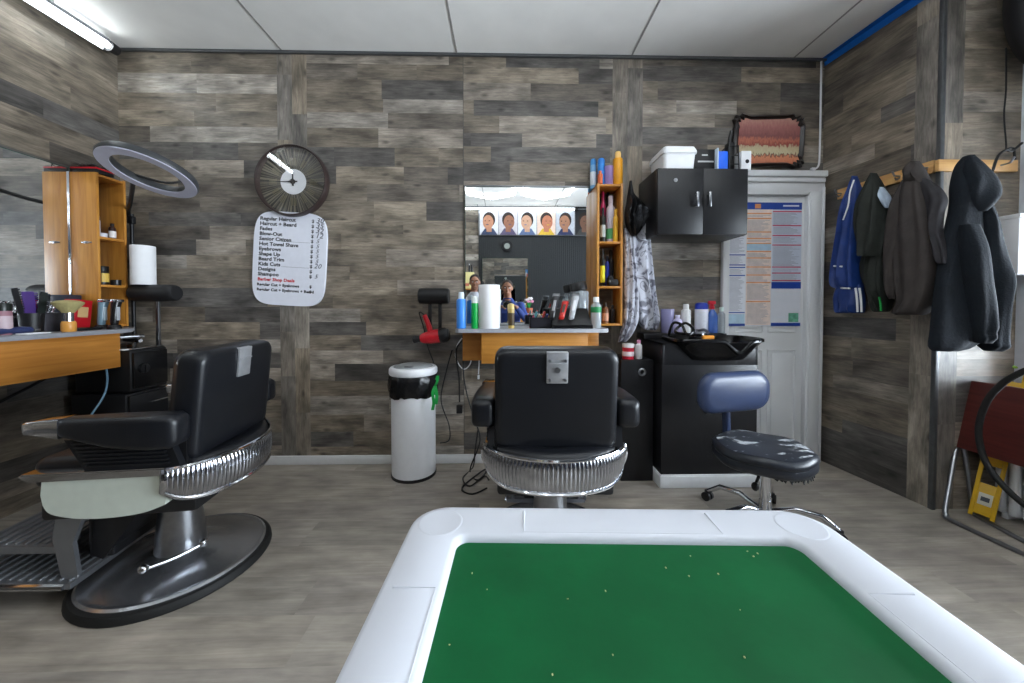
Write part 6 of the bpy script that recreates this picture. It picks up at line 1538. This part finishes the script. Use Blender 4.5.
def person(label, base, hip, chest, neck, head, hands, elbows, knees, feet, skin, hairc, top, trouser, topname, look=V((0,1,-.1)), hd=None):
    t = Thing('person', label, 'person', base)
    sk = M('skin', skin, .5, var=.06); B = V(base)
    hip, chest, neck, head = V(hip), V(chest), V(neck), V(head)
    f = V(look).normalized(); r_ = f.cross(V((0,0,1))).normalized(); u_ = r_.cross(f)
    Rm = Matrix(((r_.x,f.x,u_.x),(r_.y,f.y,u_.y),(r_.z,f.z,u_.z)))
    X = V((1,0,0)); shl = [chest+V((s*.18,-.01,.10)) for s in (-1,1)]
    def torso(mb, g=0):
        rings = []
        for p, w, dth in ((hip+V((0,0,-.10)),.13,.10),(hip,.17,.125),(hip.lerp(chest,.4),.155,.11),(chest,.185,.12),(chest+V((0,-.005,.10)),.175,.095),(chest+V((0,-.0,.15)),.10,.07),(neck,.055,.058)):
            rings.append([p+V(((w+g)*math.cos(a),(dth+g)*math.sin(a),0)) for a in [2*PI*k/24 for k in range(24)]])
        mb.loft(rings)
    def arms(mb, g=0, to=1.0):
        for i in (0,1):
            e_, h_ = V(elbows[i]), V(hands[i]); mb.tube([shl[i]+V((0,0,-.0)),shl[i].lerp(e_,.5),e_,e_.lerp(h_,.35*1),e_.lerp(h_,to)],[.055+g,.048+g,.040+g,.038+g,.027+g],14)
            mb.ball(shl[i],.062+g)
    def legs(mb, g=0, to=1.0):
        for i,s in ((0,-1),(1,1)):
            h_ = hip+V((s*.095,0,-.03)); k_, a_ = V(knees[i]), V(feet[i])+V((0,-.02,.09))
            mb.tube([h_,h_.lerp(k_,.5),k_,k_.lerp(a_,.3),k_.lerp(a_,to)],[.09+g,.078+g,.058+g,.055+g,.036+g],14); mb.ball(h_,.095+g)
    mb = MB(); torso(mb); arms(mb); legs(mb)
    mb.tube([neck+V((0,0,-.04)),neck+V((0,0,.03)),head+Rm@V((0,-.02,-.06))],[.058,.054,.055],14)
    mb.ball(head+Rm@V((0,-.012,.025)),.076,.094,.092,24,Rm); mb.ball(head+Rm@V((0,.022,-.045)),.058,.066,.072,20,Rm)
    mb.tube([head+Rm@V((0,.085,.015)),head+Rm@V((0,.108,-.022)),head+Rm@V((0,.092,-.032))],[.010,.016,.012],10)
    mb.tube([head+Rm@V((-.026,.078,-.062)),head+Rm@V((0,.090,-.060)),head+Rm@V((.026,.078,-.062))],[.006,.009,.006],8)
    for s in (-1,1):
        mb.ball(head+Rm@V((s*.077,-.012,-.005)),.010,.022,.034,12,Rm); mb.ball(head+Rm@V((s*.040,.060,-.03)),.022,.02,.02,10,Rm)
        mb.tube([head+Rm@V((s*.012,.082,.036)),head+Rm@V((s*.05,.068,.034))],.010,8)
    for i,s in ((0,-1),(1,1)):
        e_, h_ = V(elbows[i]), V(hands[i]); hand(mb, h_, (hd[i] if hd else h_-e_), (0,0,1) if not hd else (0,-.3,1), -s, .55)
        mb.tube([V(feet[i])+V((0,-.02,.10)),V(feet[i])+V((0,-.01,.045)),V(feet[i])+V((0,.12,.03))],[.036,.04,.032],12)
    remeshed('body', mb, sk, t.o, B, .007, 3)
    for s in (-1,1):
        mb = MB(); mb.ball(head+Rm@V((s*.031,.080,.012)),.012,.009,.009,12,Rm); t.part('eye', mb, m_paper); 
        mb = MB(); mb.ball(head+Rm@V((s*.031,.087,.012)),.0055,.004,.0055,10,Rm); t.part('iris', mb, m_black)
        mb = MB(); mb.tube([head+Rm@V((s*.013,.090,.034)),head+Rm@V((s*.034,.088,.040)),head+Rm@V((s*.052,.072,.034))],.004,6); t.part('eyebrow', mb, M('brow',hairc,.7))
    mb = MB(); mb.ball(head+Rm@V((0,-.028,.042)),.083,.098,.086,24,Rm); mb.ball(head+Rm@V((0,-.06,-.01)),.074,.062,.075,20,Rm)
    remeshed('hair', mb, M('hair',hairc,.7,var=.3,scale=60,bump=.5), t.o, B, .008, 3)
    mb = MB(); torso(mb, .010); arms(mb, .010, .75 if topname != 'jacket' else .93); remeshed(topname, mb, top, t.o, B, .010, 3)
    mb = MB(); legs(mb, .012); mb.ball(hip+V((0,0,-.04)),.175,.14,.12); remeshed('trousers', mb, trouser, t.o, B, .011, 3)
    for i in (0,1):
        mb = MB(); mb.smooth=60; fp = V(feet[i]); rings = []
        for y, w, h_ in ((-.09,.030,.075),(-.07,.042,.085),(.0,.046,.085),(.06,.050,.062),(.13,.047,.048),(.165,.028,.035)): rings.append([fp+V((w*math.cos(a),y,max(0,h_/2+h_/2*math.sin(a)))) for a in [2*PI*k/16 for k in range(16)]])
        mb.loft(rings); t.part('shoe', mb, m_black)
    return t
# photographer sitting behind the table, camera held at eye-level of the picture
t = Thing('seat_stool','round black stool under the photographer behind the table','stool',(.07,-.50,0))
mb = MB(); mb.lathe([(0,.44),(.16,.44),(.175,.455),(.175,.485),(.16,.50),(0,.50)],(.07,-.50,0),32); t.part('seat', mb, m_vinyl)
for k in range(4):
    a = PI/4+k*PI/2; mb = MB(); mb.tube([(.07+.10*math.cos(a),-.50+.10*math.sin(a),.44),(.07+.17*math.cos(a),-.50+.17*math.sin(a),0)],.012,8); t.part('leg', mb, m_steel)
person('person in a navy jacket holding a camera, seated behind the table', (.07,-.50,0), (.07,-.50,.62), (.06,-.44,.98), (.05,-.37,1.205), (.04,-.325,1.345),
       ((-.085,-.165,1.065),(.165,-.155,1.075)), ((-.21,-.36,.85),(.33,-.34,.86)), ((-.07,-.12,.52),(.21,-.12,.52)), ((-.08,-.16,0),(.22,-.16,0)),
       (150,104,80), (40,30,26), M('navy_cloth',(38,58,120),.8,var=.15), M('blue_denim',(46,66,110),.85,var=.15), 'jacket', V((0,1,-.12)), ((( .7,.75,.25)),((-.7,.75,.25))))
t = Thing('camera_body','black camera in the hands of the photographer','camera',(.04,-.09,1.05))
mb = MB(); mb.rbox((.04,-.115,1.10),(.13,.05,.09),.012,None,3); mb.rbox((.04,-.115,1.15),(.06,.045,.03),.010); t.part('body', mb, m_black)
mb = MB(); mb.lathe([(.036,0),(.040,.01),(.040,.055),(.034,.06),(.03,.05),(0,.045)],(.02,-.092,1.10),24,rot=rotX(-PI/2)); t.part('lens', mb, m_blackgloss)
dup(chair0, (-.50,-.62,0), 0, 'black barber chair behind the camera with a man sitting in it')
person('man in a grey shirt with a red apron sitting in a barber chair', (-.50,-.60,.56), (-.50,-.58,.68), (-.49,-.62,1.06), (-.47,-.60,1.30), (-.455,-.575,1.445),
       ((-.62,-.32,.79),(-.36,-.32,.79)), ((-.73,-.50,.82),(-.25,-.50,.82)), ((-.60,-.18,.60),(-.40,-.18,.60)), ((-.61,-.12,.23),(-.39,-.12,.23)),
       (164,116,92), (36,30,28), M('pale_grey_cloth',(200,202,212),.8,var=.08), M('black_cloth',(34,34,38),.85), 'shirt', V((.06,1,-.1)))
